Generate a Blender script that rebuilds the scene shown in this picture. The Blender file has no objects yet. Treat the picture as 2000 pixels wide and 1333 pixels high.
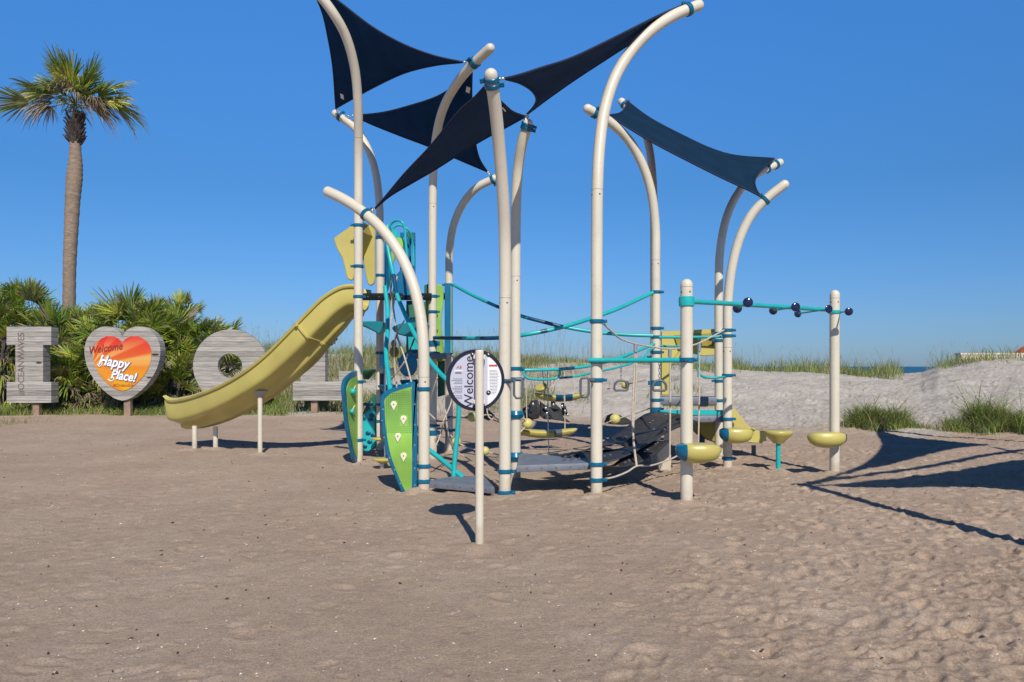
import bpy, math, random
import numpy as np
from mathutils import Vector, Matrix, Quaternion
R = math.radians
random.seed(7); rng = np.random.default_rng(11)
sc = bpy.context.scene
# ------------------------------------------------------------------ camera, sky, sun, exposure
H = 1.45; F = 1500.0; CX = 1000.0; HY = 716.0
cd = bpy.data.cameras.new("camera"); cam = bpy.data.objects.new("camera", cd); sc.collection.objects.link(cam)
cam.location = (0, 0, H); cam.rotation_euler = (R(90), 0, 0)
cd.sensor_width = 36; cd.lens = 27.0; cd.shift_y = (HY - 666.5) / 2000.0
cd.clip_start = 0.05; cd.clip_end = 20000
sc.camera = cam
SUN_EL = 41.0; SUN_AZ = 168.7
az = R(SUN_AZ); el = R(SUN_EL)
TOSUN = Vector((math.sin(az) * math.cos(el), math.cos(az) * math.cos(el), math.sin(el)))
w = bpy.data.worlds.new("World"); sc.world = w; w.use_nodes = True
nt = w.node_tree; nt.nodes.clear()
sky = nt.nodes.new('ShaderNodeTexSky'); sky.sky_type = 'NISHITA'; sky.sun_disc = False
sky.sun_elevation = el; sky.sun_rotation = az; sky.air_density = 1.0; sky.dust_density = 0.25; sky.ozone_density = 3.0; sky.altitude = 0
bg = nt.nodes.new('ShaderNodeBackground'); bg.inputs['Strength'].default_value = 0.15
wo = nt.nodes.new('ShaderNodeOutputWorld'); 
# clear seaside air: deepen the blue of the sky with height (a tint of the sky light itself)
stc = nt.nodes.new('ShaderNodeTexCoord'); sxz = nt.nodes.new('ShaderNodeSeparateXYZ'); nt.links.new(stc.outputs['Generated'], sxz.inputs[0])
srm = nt.nodes.new('ShaderNodeValToRGB'); nt.links.new(sxz.outputs['Z'], srm.inputs[0]); _e = srm.color_ramp.elements
_e[0].position = 0.0; _e[0].color = (.225, .345, .60, 1); _e[1].position = .45; _e[1].color = (.33, .79, 1.22, 1); _e.new(.62).color = (.05, .12, .26, 1); _e.new(.05).color = (.235, .375, .625, 1); _e.new(.22).color = (.225, .48, .73, 1)
smu = nt.nodes.new('ShaderNodeMix'); smu.data_type = 'RGBA'; smu.blend_type = 'MULTIPLY'; smu.inputs['Factor'].default_value = 1; nt.links.new(sky.outputs[0], smu.inputs['A']); nt.links.new(srm.outputs[0], smu.inputs['B'])
nt.links.new(smu.outputs['Result'], bg.inputs[0]); nt.links.new(bg.outputs[0], wo.inputs[0])
sl = bpy.data.lights.new("sun", 'SUN'); sl.energy = 4.7; sl.angle = R(0.5); sl.color = (1.0, 0.935, 0.82)
so = bpy.data.objects.new("sun", sl); sc.collection.objects.link(so); so.rotation_euler = TOSUN.to_track_quat('Z', 'Y').to_euler()
sc.view_settings.view_transform = 'Standard'; sc.view_settings.look = 'None'
sc.view_settings.exposure = 0.0; sc.view_settings.gamma = 1.0
# ------------------------------------------------------------------ helpers
def W(px, py, Y): return Vector(((px - CX) * Y / F, Y, H - (py - HY) * Y / F))
def G(px, py, z=0.0):
    Y = (H - z) * F / (py - HY); return Vector(((px - CX) * Y / F, Y, z))
MATS = {}
def mat(name, col, rough=0.5, var=0.12, scale=6.0, bump=0.0, bscale=60.0, metal=0.0, transl=0.0, dirt=0.0, spec=0.5):
    m = bpy.data.materials.new(name); m.use_nodes = True; t = m.node_tree; t.nodes.clear(); L = t.links.new
    out = t.nodes.new('ShaderNodeOutputMaterial'); b = t.nodes.new('ShaderNodeBsdfPrincipled')
    b.inputs['Roughness'].default_value = rough; b.inputs['Metallic'].default_value = metal
    b.inputs['Specular IOR Level'].default_value = spec
    tc = t.nodes.new('ShaderNodeTexCoord')
    n = t.nodes.new('ShaderNodeTexNoise'); n.inputs['Scale'].default_value = scale; n.inputs['Detail'].default_value = 6
    L(tc.outputs['Object'], n.inputs['Vector'])
    r = t.nodes.new('ShaderNodeValToRGB'); e = r.color_ramp.elements
    c = np.array(col); e[0].position = 0.3; e[1].position = 0.7
    e[0].color = (*np.clip(c * (1 - var), 0, 1), 1); e[1].color = (*np.clip(c * (1 + var), 0, 1), 1)
    L(n.outputs['Fac'], r.inputs['Fac']); colout = r.outputs[0]
    if dirt > 0:
        n2 = t.nodes.new('ShaderNodeTexNoise'); n2.inputs['Scale'].default_value = scale * 4; n2.inputs['Detail'].default_value = 9; n2.inputs['Roughness'].default_value = 0.7
        L(tc.outputs['Object'], n2.inputs['Vector'])
        r2 = t.nodes.new('ShaderNodeValToRGB'); r2.color_ramp.elements[0].position = 0.52; r2.color_ramp.elements[1].position = 0.72
        r2.color_ramp.elements[0].color = (0, 0, 0, 1); r2.color_ramp.elements[1].color = (dirt, dirt, dirt, 1)
        mx = t.nodes.new('ShaderNodeMix'); mx.data_type = 'RGBA'; L(n2.outputs['Fac'], r2.inputs['Fac']); L(r2.outputs[0], mx.inputs['Factor'])
        L(colout, mx.inputs['A']); mx.inputs['B'].default_value = (0.30, 0.25, 0.19, 1); colout = mx.outputs['Result']
    L(colout, b.inputs['Base Color'])
    if bump > 0:
        n3 = t.nodes.new('ShaderNodeTexNoise'); n3.inputs['Scale'].default_value = bscale; n3.inputs['Detail'].default_value = 4
        L(tc.outputs['Object'], n3.inputs['Vector']); bp = t.nodes.new('ShaderNodeBump'); bp.inputs['Strength'].default_value = bump; bp.inputs['Distance'].default_value = 0.01
        L(n3.outputs['Fac'], bp.inputs['Height']); L(bp.outputs[0], b.inputs['Normal'])
    if transl > 0:
        tr = t.nodes.new('ShaderNodeBsdfTranslucent'); L(colout, tr.inputs['Color']); ms = t.nodes.new('ShaderNodeMixShader'); ms.inputs[0].default_value = transl
        L(b.outputs[0], ms.inputs[1]); L(tr.outputs[0], ms.inputs[2]); L(ms.outputs[0], out.inputs[0])
    else: L(b.outputs[0], out.inputs[0])
    MATS[name] = m; return m
cream = mat('cream_paint', (0.64, 0.585, 0.475), 0.38, 0.05, 1.5, 0.05, 30, dirt=0.22)
_t = cream.node_tree; _L = _t.links.new; _b = [n for n in _t.nodes if n.type == 'BSDF_PRINCIPLED'][0]; _src = _b.inputs['Base Color'].links[0].from_socket
_tc = [n for n in _t.nodes if n.type == 'TEX_COORD'][0]; _sx = _t.nodes.new('ShaderNodeSeparateXYZ'); _L(_tc.outputs['Object'], _sx.inputs[0])
_n = _t.nodes.new('ShaderNodeTexNoise'); _n.inputs['Scale'].default_value = 9; _n.inputs['Detail'].default_value = 7; _L(_tc.outputs['Object'], _n.inputs['Vector'])
_a = _t.nodes.new('ShaderNodeMath'); _a.operation = 'MULTIPLY_ADD'; _L(_n.outputs['Fac'], _a.inputs[0]); _a.inputs[1].default_value = .55; _L(_sx.outputs['Z'], _a.inputs[2])
_r = _t.nodes.new('ShaderNodeValToRGB'); _r.color_ramp.elements[0].position = .28; _r.color_ramp.elements[0].color = (.55, .55, .55, 1); _r.color_ramp.elements[1].position = .52; _r.color_ramp.elements[1].color = (0, 0, 0, 1); _L(_a.outputs[0], _r.inputs[0])
_m = _t.nodes.new('ShaderNodeMix'); _m.data_type = 'RGBA'; _L(_r.outputs[0], _m.inputs['Factor']); _L(_src, _m.inputs['A']); _m.inputs['B'].default_value = (.40, .31, .23, 1); _L(_m.outputs['Result'], _b.inputs['Base Color'])
seamm = mat('seam_dark', (0.10, 0.09, 0.08), 0.6)
bluec = mat('blue_collar', (0.0, 0.115, 0.22), 0.30, 0.15, 8, dirt=0.12)
teal = mat('teal_paint', (0.012, 0.40, 0.41), 0.35, 0.1, 5, dirt=0.15)
dblue = mat('dark_blue_paint', (0.0, 0.06, 0.14), 0.35, 0.2, 8)
navy = mat('navy_plastic', (0.012, 0.016, 0.06), 0.15, 0.2)
olive = mat('yellow_plastic', (0.50, 0.43, 0.12), 0.34, 0.10, 2.2, 0.08, 14, dirt=0.22)
dolive = mat('shaded_yellow_plastic', (0.30, 0.24, 0.035), 0.4, 0.1)  # darker copy of the yellow plastic, shade of undersides put into the colour
green = mat('green_panel', (0.22, 0.43, 0.065), 0.45, 0.3, 2.2, dirt=0.15)
dgreen = mat('dark_green_panel', (0.02, 0.13, 0.07), 0.45, 0.2)
bpanel = mat('blue_panel', (0.0, 0.13, 0.28), 0.35, 0.15)
pale = mat('pale_grip', (0.72, 0.70, 0.50), 0.4, 0.08)
deckm = mat('grey_deck', (0.15, 0.165, 0.20), 0.5, 0.15, 10, 0.3, 120, dirt=0.3)
deckd = mat('dark_deck', (0.006, 0.010, 0.012), 0.7, 0.2, spec=0.15)
rubber = mat('black_rubber', (0.028, 0.028, 0.032), 0.55, 0.25, 5, 0.2, 80, dirt=0.15)
ropem = mat('rope', (0.50, 0.43, 0.35), 0.85, 0.2, 30, 0.5, 200)
roped = mat('dark_rope', (0.10, 0.085, 0.08), 0.85, 0.2, 30)
metal = mat('galvanised_metal', (0.55, 0.56, 0.58), 0.3, 0.1, metal=0.8)
dmetal = mat('dark_metal', (0.10, 0.11, 0.13), 0.45, 0.1)
white = mat('white_label', (0.75, 0.75, 0.75), 0.6, 0.05)
black = mat('black_ink', (0.02, 0.02, 0.03), 0.5, 0.1)
disc_b = mat('blue_disc', (0.0, 0.17, 0.30), 0.35, 0.1)

class MB:
    def __init__(s): s.v = []; s.f = []; s.m = []
    def add(s, verts, faces, mi=0):
        o = len(s.v); s.v += [tuple(v) for v in verts]; s.f += [tuple(i + o for i in f) for f in faces]; s.m += [mi] * len(faces); return s
    def build(s, name, mats, parent=None, smooth=True, angle=40):
        me = bpy.data.meshes.new(name); org = Vector((0, 0, 0))
        if parent is not None:
            org = wpos(parent)
            vs = [(a - org.x, b - org.y, c - org.z) for a, b, c in s.v]
        else: vs = s.v
        me.from_pydata(vs, [], s.f); me.validate()
        if not isinstance(mats, (list, tuple)): mats = [mats]
        for m in mats: me.materials.append(m)
        if len(me.polygons) == len(s.m): me.polygons.foreach_set('material_index', s.m)
        if smooth:
            me.polygons.foreach_set('use_smooth', [True] * len(me.polygons)); me.set_sharp_from_angle(angle=R(angle))
        o = bpy.data.objects.new(name, me); sc.collection.objects.link(o)
        if parent is not None: o.parent = parent
        return o
def wpos(o):
    p = Vector((0, 0, 0))
    while o is not None: p += o.location; o = o.parent
    return p
def tag(o, label=None, cat=None, group=None, kind=None):
    if label: o['label'] = label
    if cat: o['category'] = cat
    if group: o['group'] = group
    if kind: o['kind'] = kind
    return o
def thing(name, loc, label, cat, group=None):
    o = bpy.data.objects.new(name, None); o.empty_display_size = 0.2; sc.collection.objects.link(o); o.location = loc
    return tag(o, label, cat, group)
def recentre(o):
    """put a one-mesh thing's origin at the middle of its base"""
    me = o.data; n = len(me.vertices); c = np.empty(n * 3, np.float32); me.vertices.foreach_get('co', c); c = c.reshape(-1, 3)
    p = np.array([(c[:, 0].min() + c[:, 0].max()) / 2, (c[:, 1].min() + c[:, 1].max()) / 2, c[:, 2].min()])
    me.vertices.foreach_set('co', (c - p).ravel().astype(np.float32)); o.location = Vector(p.tolist()); me.update(); return o
def crom(P, n=8):
    P = [Vector(p) for p in P]; out = []
    for i in range(len(P) - 1):
        p0 = P[i - 1] if i > 0 else P[i] * 2 - P[i + 1]; p1 = P[i]; p2 = P[i + 1]; p3 = P[i + 2] if i + 2 < len(P) else P[i + 1] * 2 - P[i]
        d1 = max((p1 - p0).length, 1e-5) ** .5; d2 = max((p2 - p1).length, 1e-5) ** .5; d3 = max((p3 - p2).length, 1e-5) ** .5
        m1 = (p2 - p1) + d2 * ((p1 - p0) / d1 - (p2 - p0) / (d1 + d2))
        m2 = (p2 - p1) + d2 * ((p3 - p2) / d3 - (p3 - p1) / (d2 + d3))
        for k in range(n):
            t = k / n; t2 = t * t; t3 = t2 * t
            out.append((2 * t3 - 3 * t2 + 1) * p1 + (t3 - 2 * t2 + t) * m1 + (-2 * t3 + 3 * t2) * p2 + (t3 - t2) * m2)
    out.append(P[-1]); return out
def frames(P):
    T = []
    for i in range(len(P)):
        a = P[max(i - 1, 0)]; b = P[min(i + 1, len(P) - 1)]; d = (b - a); T.append(d.normalized() if d.length > 1e-9 else Vector((0, 0, 1)))
    u = T[0].orthogonal().normalized(); fr = []
    for i, t in enumerate(T):
        if i: u = (u - t * u.dot(t)); u = u.normalized() if u.length > 1e-6 else t.orthogonal().normalized()
        fr.append((t, u, t.cross(u)))
    return fr
def tube(mb, P, r, seg=16, mi=0, cap='flat', mfun=None):
    P = [Vector(p) for p in P]; rr = list(r) if hasattr(r, '__len__') else [r] * len(P)
    if cap == 'round':
        t = (P[-1] - P[-2]).normalized(); e = P[-1]; r0 = rr[-1]
        for k in range(1, 6):
            a = k / 5 * math.pi / 2; P.append(e + t * r0 * math.sin(a)); rr.append(max(r0 * math.cos(a), 1e-4))
    fr = frames(P); o = len(mb.v)
    for p, (t, u, v), q in zip(P, fr, rr):
        for k in range(seg):
            a = 2 * math.pi * k / seg; mb.v.append(tuple(p + (u * math.cos(a) + v * math.sin(a)) * q))
    for i in range(len(P) - 1):
        m = mfun(i) if mfun else mi
        for k in range(seg):
            k2 = (k + 1) % seg; mb.f.append((o + i * seg + k, o + i * seg + k2, o + (i + 1) * seg + k2, o + (i + 1) * seg + k)); mb.m.append(m)
    mb.f.append(tuple(o + k for k in reversed(range(seg)))); mb.m.append(mfun(0) if mfun else mi)
    n = len(P) - 1; mb.f.append(tuple(o + n * seg + k for k in range(seg))); mb.m.append(mfun(n - 1) if mfun else mi)
    return mb
def lathe(mb, o, axis, prof, seg=24, mi=0, su=1.0, sv=1.0, uref=None):
    """prof: list of (distance along axis, radius)"""
    axis = Vector(axis).normalized(); u = (uref - axis * uref.dot(axis)).normalized() if uref is not None else axis.orthogonal().normalized(); v = axis.cross(u); b = len(mb.v)
    for d, r in prof:
        for k in range(seg):
            a = 2 * math.pi * k / seg; mb.v.append(tuple(Vector(o) + axis * d + u * (math.cos(a) * r * su) + v * (math.sin(a) * r * sv)))
    for i in range(len(prof) - 1):
        for k in range(seg):
            k2 = (k + 1) % seg; mb.f.append((b + i * seg + k, b + i * seg + k2, b + (i + 1) * seg + k2, b + (i + 1) * seg + k)); mb.m.append(mi)
    mb.f.append(tuple(b + k for k in reversed(range(seg)))); mb.m.append(mi)
    n = len(prof) - 1; mb.f.append(tuple(b + n * seg + k for k in range(seg))); mb.m.append(mi); return mb
def box(mb, c, s, rot=None, mi=0):
    c = Vector(c); M = rot if rot is not None else Matrix.Identity(3); vs = []
    for z in (-1, 1):
        for y in (-1, 1):
            for x in (-1, 1): vs.append(c + M @ Vector((x * s[0] / 2, y * s[1] / 2, z * s[2] / 2)))
    return mb.add(vs, [(0, 2, 3, 1), (4, 5, 7, 6), (0, 1, 5, 4), (2, 6, 7, 3), (0, 4, 6, 2), (1, 3, 7, 5)], mi)
def ball(mb, c, r, mi=0, sx=1, sy=1, sz=1, seg=20, rings=12):
    c = Vector(c); prof = [(-math.cos(math.pi * i / rings) * r, max(math.sin(math.pi * i / rings) * r, 1e-4)) for i in range(rings + 1)]
    o = len(mb.v); lathe(mb, (0, 0, 0), (0, 0, 1), prof, seg, mi)
    for i in range(o, len(mb.v)): v = mb.v[i]; mb.v[i] = (c.x + v[0] * sx, c.y + v[1] * sy, c.z + v[2] * sz)
    return mb
def plate(mb, P, nrm, th, mi=0, bev=0.0):
    """P: 3-D outline, extruded by th along nrm (centred); optional bevel inset rim"""
    P = [Vector(p) for p in P]; n = Vector(nrm).normalized(); N = len(P); c = sum(P, Vector()) / N
    layers = []
    if bev > 0:
        def ins(d):
            out = []
            for i in range(N):
                a = (P[i] - P[i - 1]).normalized(); b = (P[(i + 1) % N] - P[i]).normalized(); q = (b - a)
                m = (n.cross(a) + n.cross(b)); m = m.normalized() if m.length > 1e-6 else q.normalized()
                out.append(P[i] + m * d)
            # make sure it is inward
            if sum((p - c).length for p in out) > sum((p - c).length for p in P): out = [P[i] * 2 - out[i] for i in range(N)]
            return out
        I = ins(bev); layers = [[p - n * th / 2 for p in I], [p - n * (th / 2 - bev) for p in P], [p + n * (th / 2 - bev) for p in P], [p + n * th / 2 for p in I]]
    else: layers = [[p - n * th / 2 for p in P], [p + n * th / 2 for p in P]]
    vs = [p for l in layers for p in l]; fs = [tuple(reversed(range(N))), tuple(range((len(layers) - 1) * N, len(layers) * N))]
    for l in range(len(layers) - 1):
        for i in range(N): j = (i + 1) % N; fs.append((l * N + i, l * N + j, (l + 1) * N + j, (l + 1) * N + i))
    return mb.add(vs, fs, mi)
def smooth_loop(P, n=4):
    P = [Vector(p) for p in P]; N = len(P); out = []
    for i in range(N):
        p0, p1, p2, p3 = P[i - 1], P[i], P[(i + 1) % N], P[(i + 2) % N]
        for k in range(n):
            t = k / n; out.append(0.5 * ((2 * p1) + (p2 - p0) * t + (2 * p0 - 5 * p1 + 4 * p2 - p3) * t * t + (3 * p1 - p0 - 3 * p2 + p3) * t ** 3))
    return out
def text_mesh(name, s, size, M, m, parent, ext=0.003, shear=0.0, off=0.0, align='CENTER', space=1.0, xs=1.0):
    c = bpy.data.curves.new(name, 'FONT'); c.body = s; c.size = size; c.extrude = ext; c.shear = shear; c.offset = off; c.align_x = align; c.align_y = 'CENTER'; c.space_character = space
    o = bpy.data.objects.new(name + '_tmp', c); sc.collection.objects.link(o); dg = bpy.context.evaluated_depsgraph_get(); dg.update()
    me = bpy.data.meshes.new_from_object(o.evaluated_get(dg)); bpy.data.objects.remove(o); bpy.data.curves.remove(c)
    me.name = name; me.transform(Matrix.Scale(xs, 4, Vector((1, 0, 0)))); me.transform(Matrix.Translation(-wpos(parent)) @ M); me.materials.clear(); me.materials.append(m)
    t = bpy.data.objects.new(name, me); sc.collection.objects.link(t); t.parent = parent; return t
def MF(o, x, y):  # matrix with given origin, x axis, y axis
    x = Vector(x).normalized(); y = Vector(y); y = (y - x * x.dot(y)).normalized(); z = x.cross(y)
    m = Matrix((x, y, z)).transposed().to_4x4(); m.translation = Vector(o); return m
# ------------------------------------------------------------------ noise
_P = rng.random((256, 256)).astype(np.float32)
def vnoise(x, y):
    xi = np.floor(x).astype(int); yi = np.floor(y).astype(int); fx = x - xi; fy = y - yi
    fx = fx * fx * fx * (fx * (fx * 6 - 15) + 10); fy = fy * fy * fy * (fy * (fy * 6 - 15) + 10)
    a = _P[xi & 255, yi & 255]; b = _P[(xi + 1) & 255, yi & 255]; c = _P[xi & 255, (yi + 1) & 255]; d = _P[(xi + 1) & 255, (yi + 1) & 255]
    return (a * (1 - fx) + b * fx) * (1 - fy) + (c * (1 - fx) + d * fx) * fy - 0.5
def fbm(x, y, o=4, g=0.5):
    s = 0; a = 1
    for i in range(o): s = s + a * vnoise(x * 2 ** i + 17.3 * i, y * 2 ** i + 9.1 * i); a *= g
    return s
def sstep(t): t = np.clip(t, 0, 1); return t * t * (3 - 2 * t)
A_ = [-1.6, -.67, -.40, -.27, -.12, 0.0, .12, .25, .35, .47, .51, .533, .555, .59, .67, .9, 1.6]
Y0 = [25, 24.5, 23.5, 22.5, 21.5, 21, 20, 18.5, 17, 16.5, 16.3, 16.2, 16.2, 16.2, 16.2, 16, 16]
YC = [34, 34, 34, 33, 32, 32, 32, 32, 32, 31, 31, 31, 31, 31, 31, 31, 31]
ZC = [1.9, 1.9, 1.9, 1.95, 1.75, 1.62, 1.55, 1.35, 1.13, 1.08, 1.05, 1.10, 1.36, 1.50, 1.66, 1.9, 1.9]
def dune(x, y):
    a = np.clip(x / np.maximum(y, 8.0), -1.6, 1.6)
    y0 = np.interp(a, A_, Y0); yc = np.interp(a, A_, YC); zc = np.interp(a, A_, ZC)
    return a, y0, yc, zc
def hbase(x, y):
    x = np.asarray(x, float); y = np.asarray(y, float)
    a, y0, yc, zc = dune(x, y); t = (y - y0) / (yc - y0)
    up = np.clip(t, 0, 1); up = 0.65 * up + 0.35 * sstep(up)
    h = zc * up
    fall = sstep((y - yc - 5) / 26.0); h = h - (zc + 3.4) * fall
    d = sstep((y - y0 + .3) / 2.5) * (1 - fall)
    h = h + d * (fbm(x * .35, y * .35, 3) * .22 + fbm(x * 1.6 + y * .5, y * 1.1, 3) * .09)
    pit = 1 - d
    return h + pit * fbm(x * .25 + 4, y * .25, 2) * .05
def hz(x, y): return float(hbase(np.array([x]), np.array([y]))[0])
# ------------------------------------------------------------------ ground
BASES = [((a - 1000) * y / 1500, y) for a, y in ((700, 11.5), (742, 13.1), (828, 8.95), (845, 12.1), (877, 13.2), (986, 8.5), (1007, 9.9), (1165, 8.65), (1281, 11.4), (1404, 12.2), (1421, 11.15), (1341, 8.18), (1630, 10.5), (936.5, 6.12), (1520, 10.87), (508, 12.5), (380, 13.4), (421, 13.5), (805, 8.93))]
def ground():
    ny = 1200; nx = 1150
    ys = np.concatenate([np.linspace(-400, -1, 14), np.geomspace(1.6, 66, ny), np.geomspace(70, 9000, 16)])
    u = np.linspace(-1, 1, nx)
    X = []; 
    for y in ys:
        hw = 2.2 + .78 * min(max(y, 0), 66)
        core = u * hw; ex = np.array([1.15, 1.5, 2.5, 6, 20, 80]) * (hw + 5)
        if y > 66: ex = ex * 6
        X.append(np.concatenate([-ex[::-1], core, ex]))
    X = np.array(X); Yg = np.repeat(ys[:, None], X.shape[1], 1); nr, nc = X.shape
    Z = hbase(X, Yg)
    core_mask = (Yg > 1.5) & (Yg < 60) & (np.abs(X) < 2.3 + .78 * Yg)
    a, y0, yc, zc = dune(X, Yg); dn = sstep((Yg - y0 + .3) / 2.0)
    amp = (0.32 + 0.8 * sstep((X + 1.5) / 5.0) + .5 * sstep((vnoise(X * .3, Yg * .3) + .1) * 3)) * (1 - dn) + dn * 2.4
    fine = fbm(X * 3.2, Yg * 3.2, 4, .6) * .014 + fbm(X * 11, Yg * 11, 3, .6) * .007
    Z += np.where(core_mask, fine * amp, 0)
    # footprints: oval dents with a raised rim
    N = 30000
    fy = 2 + 27 * rng.random(N) ** 1.15; fx = rng.uniform(-1, 1, N) * (1.9 + .75 * fy)
    hw0 = 2.2 + .78 * ys
    keep = np.clip(.62 + .4 * sstep((fx - .5) / 3.5) + 1.6 * vnoise(fx * .45 + 7, fy * .45) - .35 * np.exp(-((fx + .8) / 1.8) ** 2 - ((fy - 5.8) / 2.2) ** 2), .05, 1)
    for i in range(N):
        x0, yy = fx[i], fy[i]
        if abs(x0) > 1.9 + .75 * yy: continue
        if rng.random() > keep[i]: continue
        th = rng.uniform(0, math.pi); L = rng.choice([rng.uniform(.028, .055), rng.uniform(.05, .095)], p=[.72, .28]); wd = L * rng.uniform(.45, .8)
        dep = rng.uniform(.10, .27) * L * (0.46 + .8 * min(max((x0 + 2) / 6, 0), 1))
        if yy > 17: dep *= 1.9; L *= 1.3; wd *= 1.3
        r = L * 2.2
        i0 = np.searchsorted(ys, yy - r); i1 = np.searchsorted(ys, yy + r)
        if i1 <= i0: continue
        hwm = 2.2 + .78 * yy; j0 = int((x0 - r) / (hwm * 1.03) * nx / 2 + nx / 2) + 6 - 3; j1 = int((x0 + r) / (hwm * .97) * nx / 2 + nx / 2) + 6 + 3
        j0 = max(min(j0, j1 - 6), 6); j1 = min(j1, nc - 6)
        if j1 <= j0: continue
        dx = X[i0:i1, j0:j1] - x0; dy = Yg[i0:i1, j0:j1] - yy
        p = (dx * math.cos(th) + dy * math.sin(th)) / L; q = (-dx * math.sin(th) + dy * math.cos(th)) / wd; d2 = p * p + q * q
        Z[i0:i1, j0:j1] += dep * (-np.exp(-d2 ** 1.4) + .45 * np.exp(-(np.sqrt(d2) - 1.45) ** 2 * 5))
    for (bx, by) in BASES:   # sand heaped and scooped round every post
        dd2 = np.hypot(X - bx, Yg - by); Z += np.where(dd2 < .8, .028 * np.exp(-(dd2 / .11) ** 2) - .016 * np.exp(-((dd2 - .24) / .10) ** 2) * (1 + 2 * vnoise(X * 7, Yg * 7)), 0)
    n = nr * nc; co = np.stack([X, Yg, Z], -1).reshape(-1, 3).astype(np.float32)
    idx = np.arange(n).reshape(nr, nc); q = np.stack([idx[:-1, :-1], idx[:-1, 1:], idx[1:, 1:], idx[1:, :-1]], -1).reshape(-1, 4)
    me = bpy.data.meshes.new('ground'); me.vertices.add(n); me.vertices.foreach_set('co', co.ravel())
    me.loops.add(q.size); me.loops.foreach_set('vertex_index', q.ravel().astype(np.int32)); me.polygons.add(len(q))
    me.polygons.foreach_set('loop_start', np.arange(0, q.size, 4, dtype=np.int32)); me.polygons.foreach_set('loop_total', np.full(len(q), 4, np.int32))
    me.polygons.foreach_set('use_smooth', np.ones(len(q), bool)); me.update()
    at = me.attributes.new('dune', 'FLOAT', 'POINT')
    edge = (Yg - y0 + .4 + fbm(X * .8, Yg * .8, 3) * 2.0) / 2.2
    at.data.foreach_set('value', np.clip(edge, 0, 1).ravel().astype(np.float32))
    m = bpy.data.materials.new('sand'); m.use_nodes = True; t = m.node_tree; t.nodes.clear(); Lk = t.links.new; N_ = t.nodes.new
    out = N_('ShaderNodeOutputMaterial'); b = N_('ShaderNodeBsdfPrincipled'); b.inputs['Roughness'].default_value = .95; b.inputs['Specular IOR Level'].default_value = .15
    tc = N_('ShaderNodeTexCoord')
    def noise(s, d=5, r=.6):
        k = N_('ShaderNodeTexNoise'); k.inputs['Scale'].default_value = s; k.inputs['Detail'].default_value = d; k.inputs['Roughness'].default_value = r; Lk(tc.outputs['Object'], k.inputs['Vector']); return k.outputs['Fac']
    def ramp(f, stops):
        k = N_('ShaderNodeValToRGB'); e = k.color_ramp.elements
        while len(e) > len(stops): e.remove(e[-1])
        while len(e) < len(stops): e.new(.5)
        for q_, (p, c) in zip(e, stops): q_.position = p; q_.color = (*c, 1)
        Lk(f, k.inputs[0]); return k.outputs[0]
    def mix(f, a_, b_, mode='MIX'):
        k = N_('ShaderNodeMix'); k.data_type = 'RGBA'; k.blend_type = mode
        if isinstance(f, float): k.inputs['Factor'].default_value = f
        else: Lk(f, k.inputs['Factor'])
        for s_, v_ in (('A', a_), ('B', b_)):
            if isinstance(v_, tuple): k.inputs[s_].default_value = (*v_, 1)
            else: Lk(v_, k.inputs[s_])
        return k.outputs['Result']
    pit = ramp(noise(.7, 8, .7), [(.3, (.395, .297, .225)), (.5, (.445, .34, .258)), (.72, (.50, .40, .32))])
    dunec = ramp(noise(1.5, 6), [(.3, (.41, .375, .335)), (.7, (.52, .485, .44))])
    an = N_('ShaderNodeAttribute'); an.attribute_name = 'dune'
    base = mix(an.outputs['Fac'], pit, dunec)
    grains = ramp(noise(85, 4, .9), [(.32, (.30, .27, .25)), (.45, (.88, .86, .86)), (.56, (1, 1, 1)), (.68, (1.6, 1.57, 1.52))])
    base = mix(.9, base, grains, 'MULTIPLY')
    g2 = ramp(noise(7, 7, .75), [(.32, (.84, .85, .88)), (.5, (1, 1, 1)), (.68, (1.08, 1.05, 1.0))])
    base = mix(1.0, base, g2, 'MULTIPLY')
    blot = ramp(noise(26, 5, .75), [(.33, (.70, .70, .72)), (.48, (1, 1, 1))])
    base = mix(.6, base, blot, 'MULTIPLY')
    sp = N_('ShaderNodeTexVoronoi'); sp.inputs['Scale'].default_value = 38; Lk(tc.outputs['Object'], sp.inputs['Vector'])
    spk = ramp(sp.outputs['Distance'], [(.0, (1, 1, 1)), (.16, (1, 1, 1)), (.22, (0, 0, 0))])
    sel = ramp(noise(9, 2), [(.60, (0, 0, 0)), (.66, (1, 1, 1))])
    k = mix(1.0, spk, sel, 'MULTIPLY'); base = mix(k, base, (.75, .68, .58))
    Lk(base, b.inputs['Base Color'])
    bp = N_('ShaderNodeBump'); bp.inputs['Strength'].default_value = .9; bp.inputs['Distance'].default_value = .016; Lk(noise(38, 9, .8), bp.inputs['Height']); Lk(bp.outputs[0], b.inputs['Normal'])
    Lk(b.outputs[0], out.inputs[0]); me.materials.append(m)
    o = bpy.data.objects.new('ground', me); sc.collection.objects.link(o); tag(o, kind='structure'); return o
ground()
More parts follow.
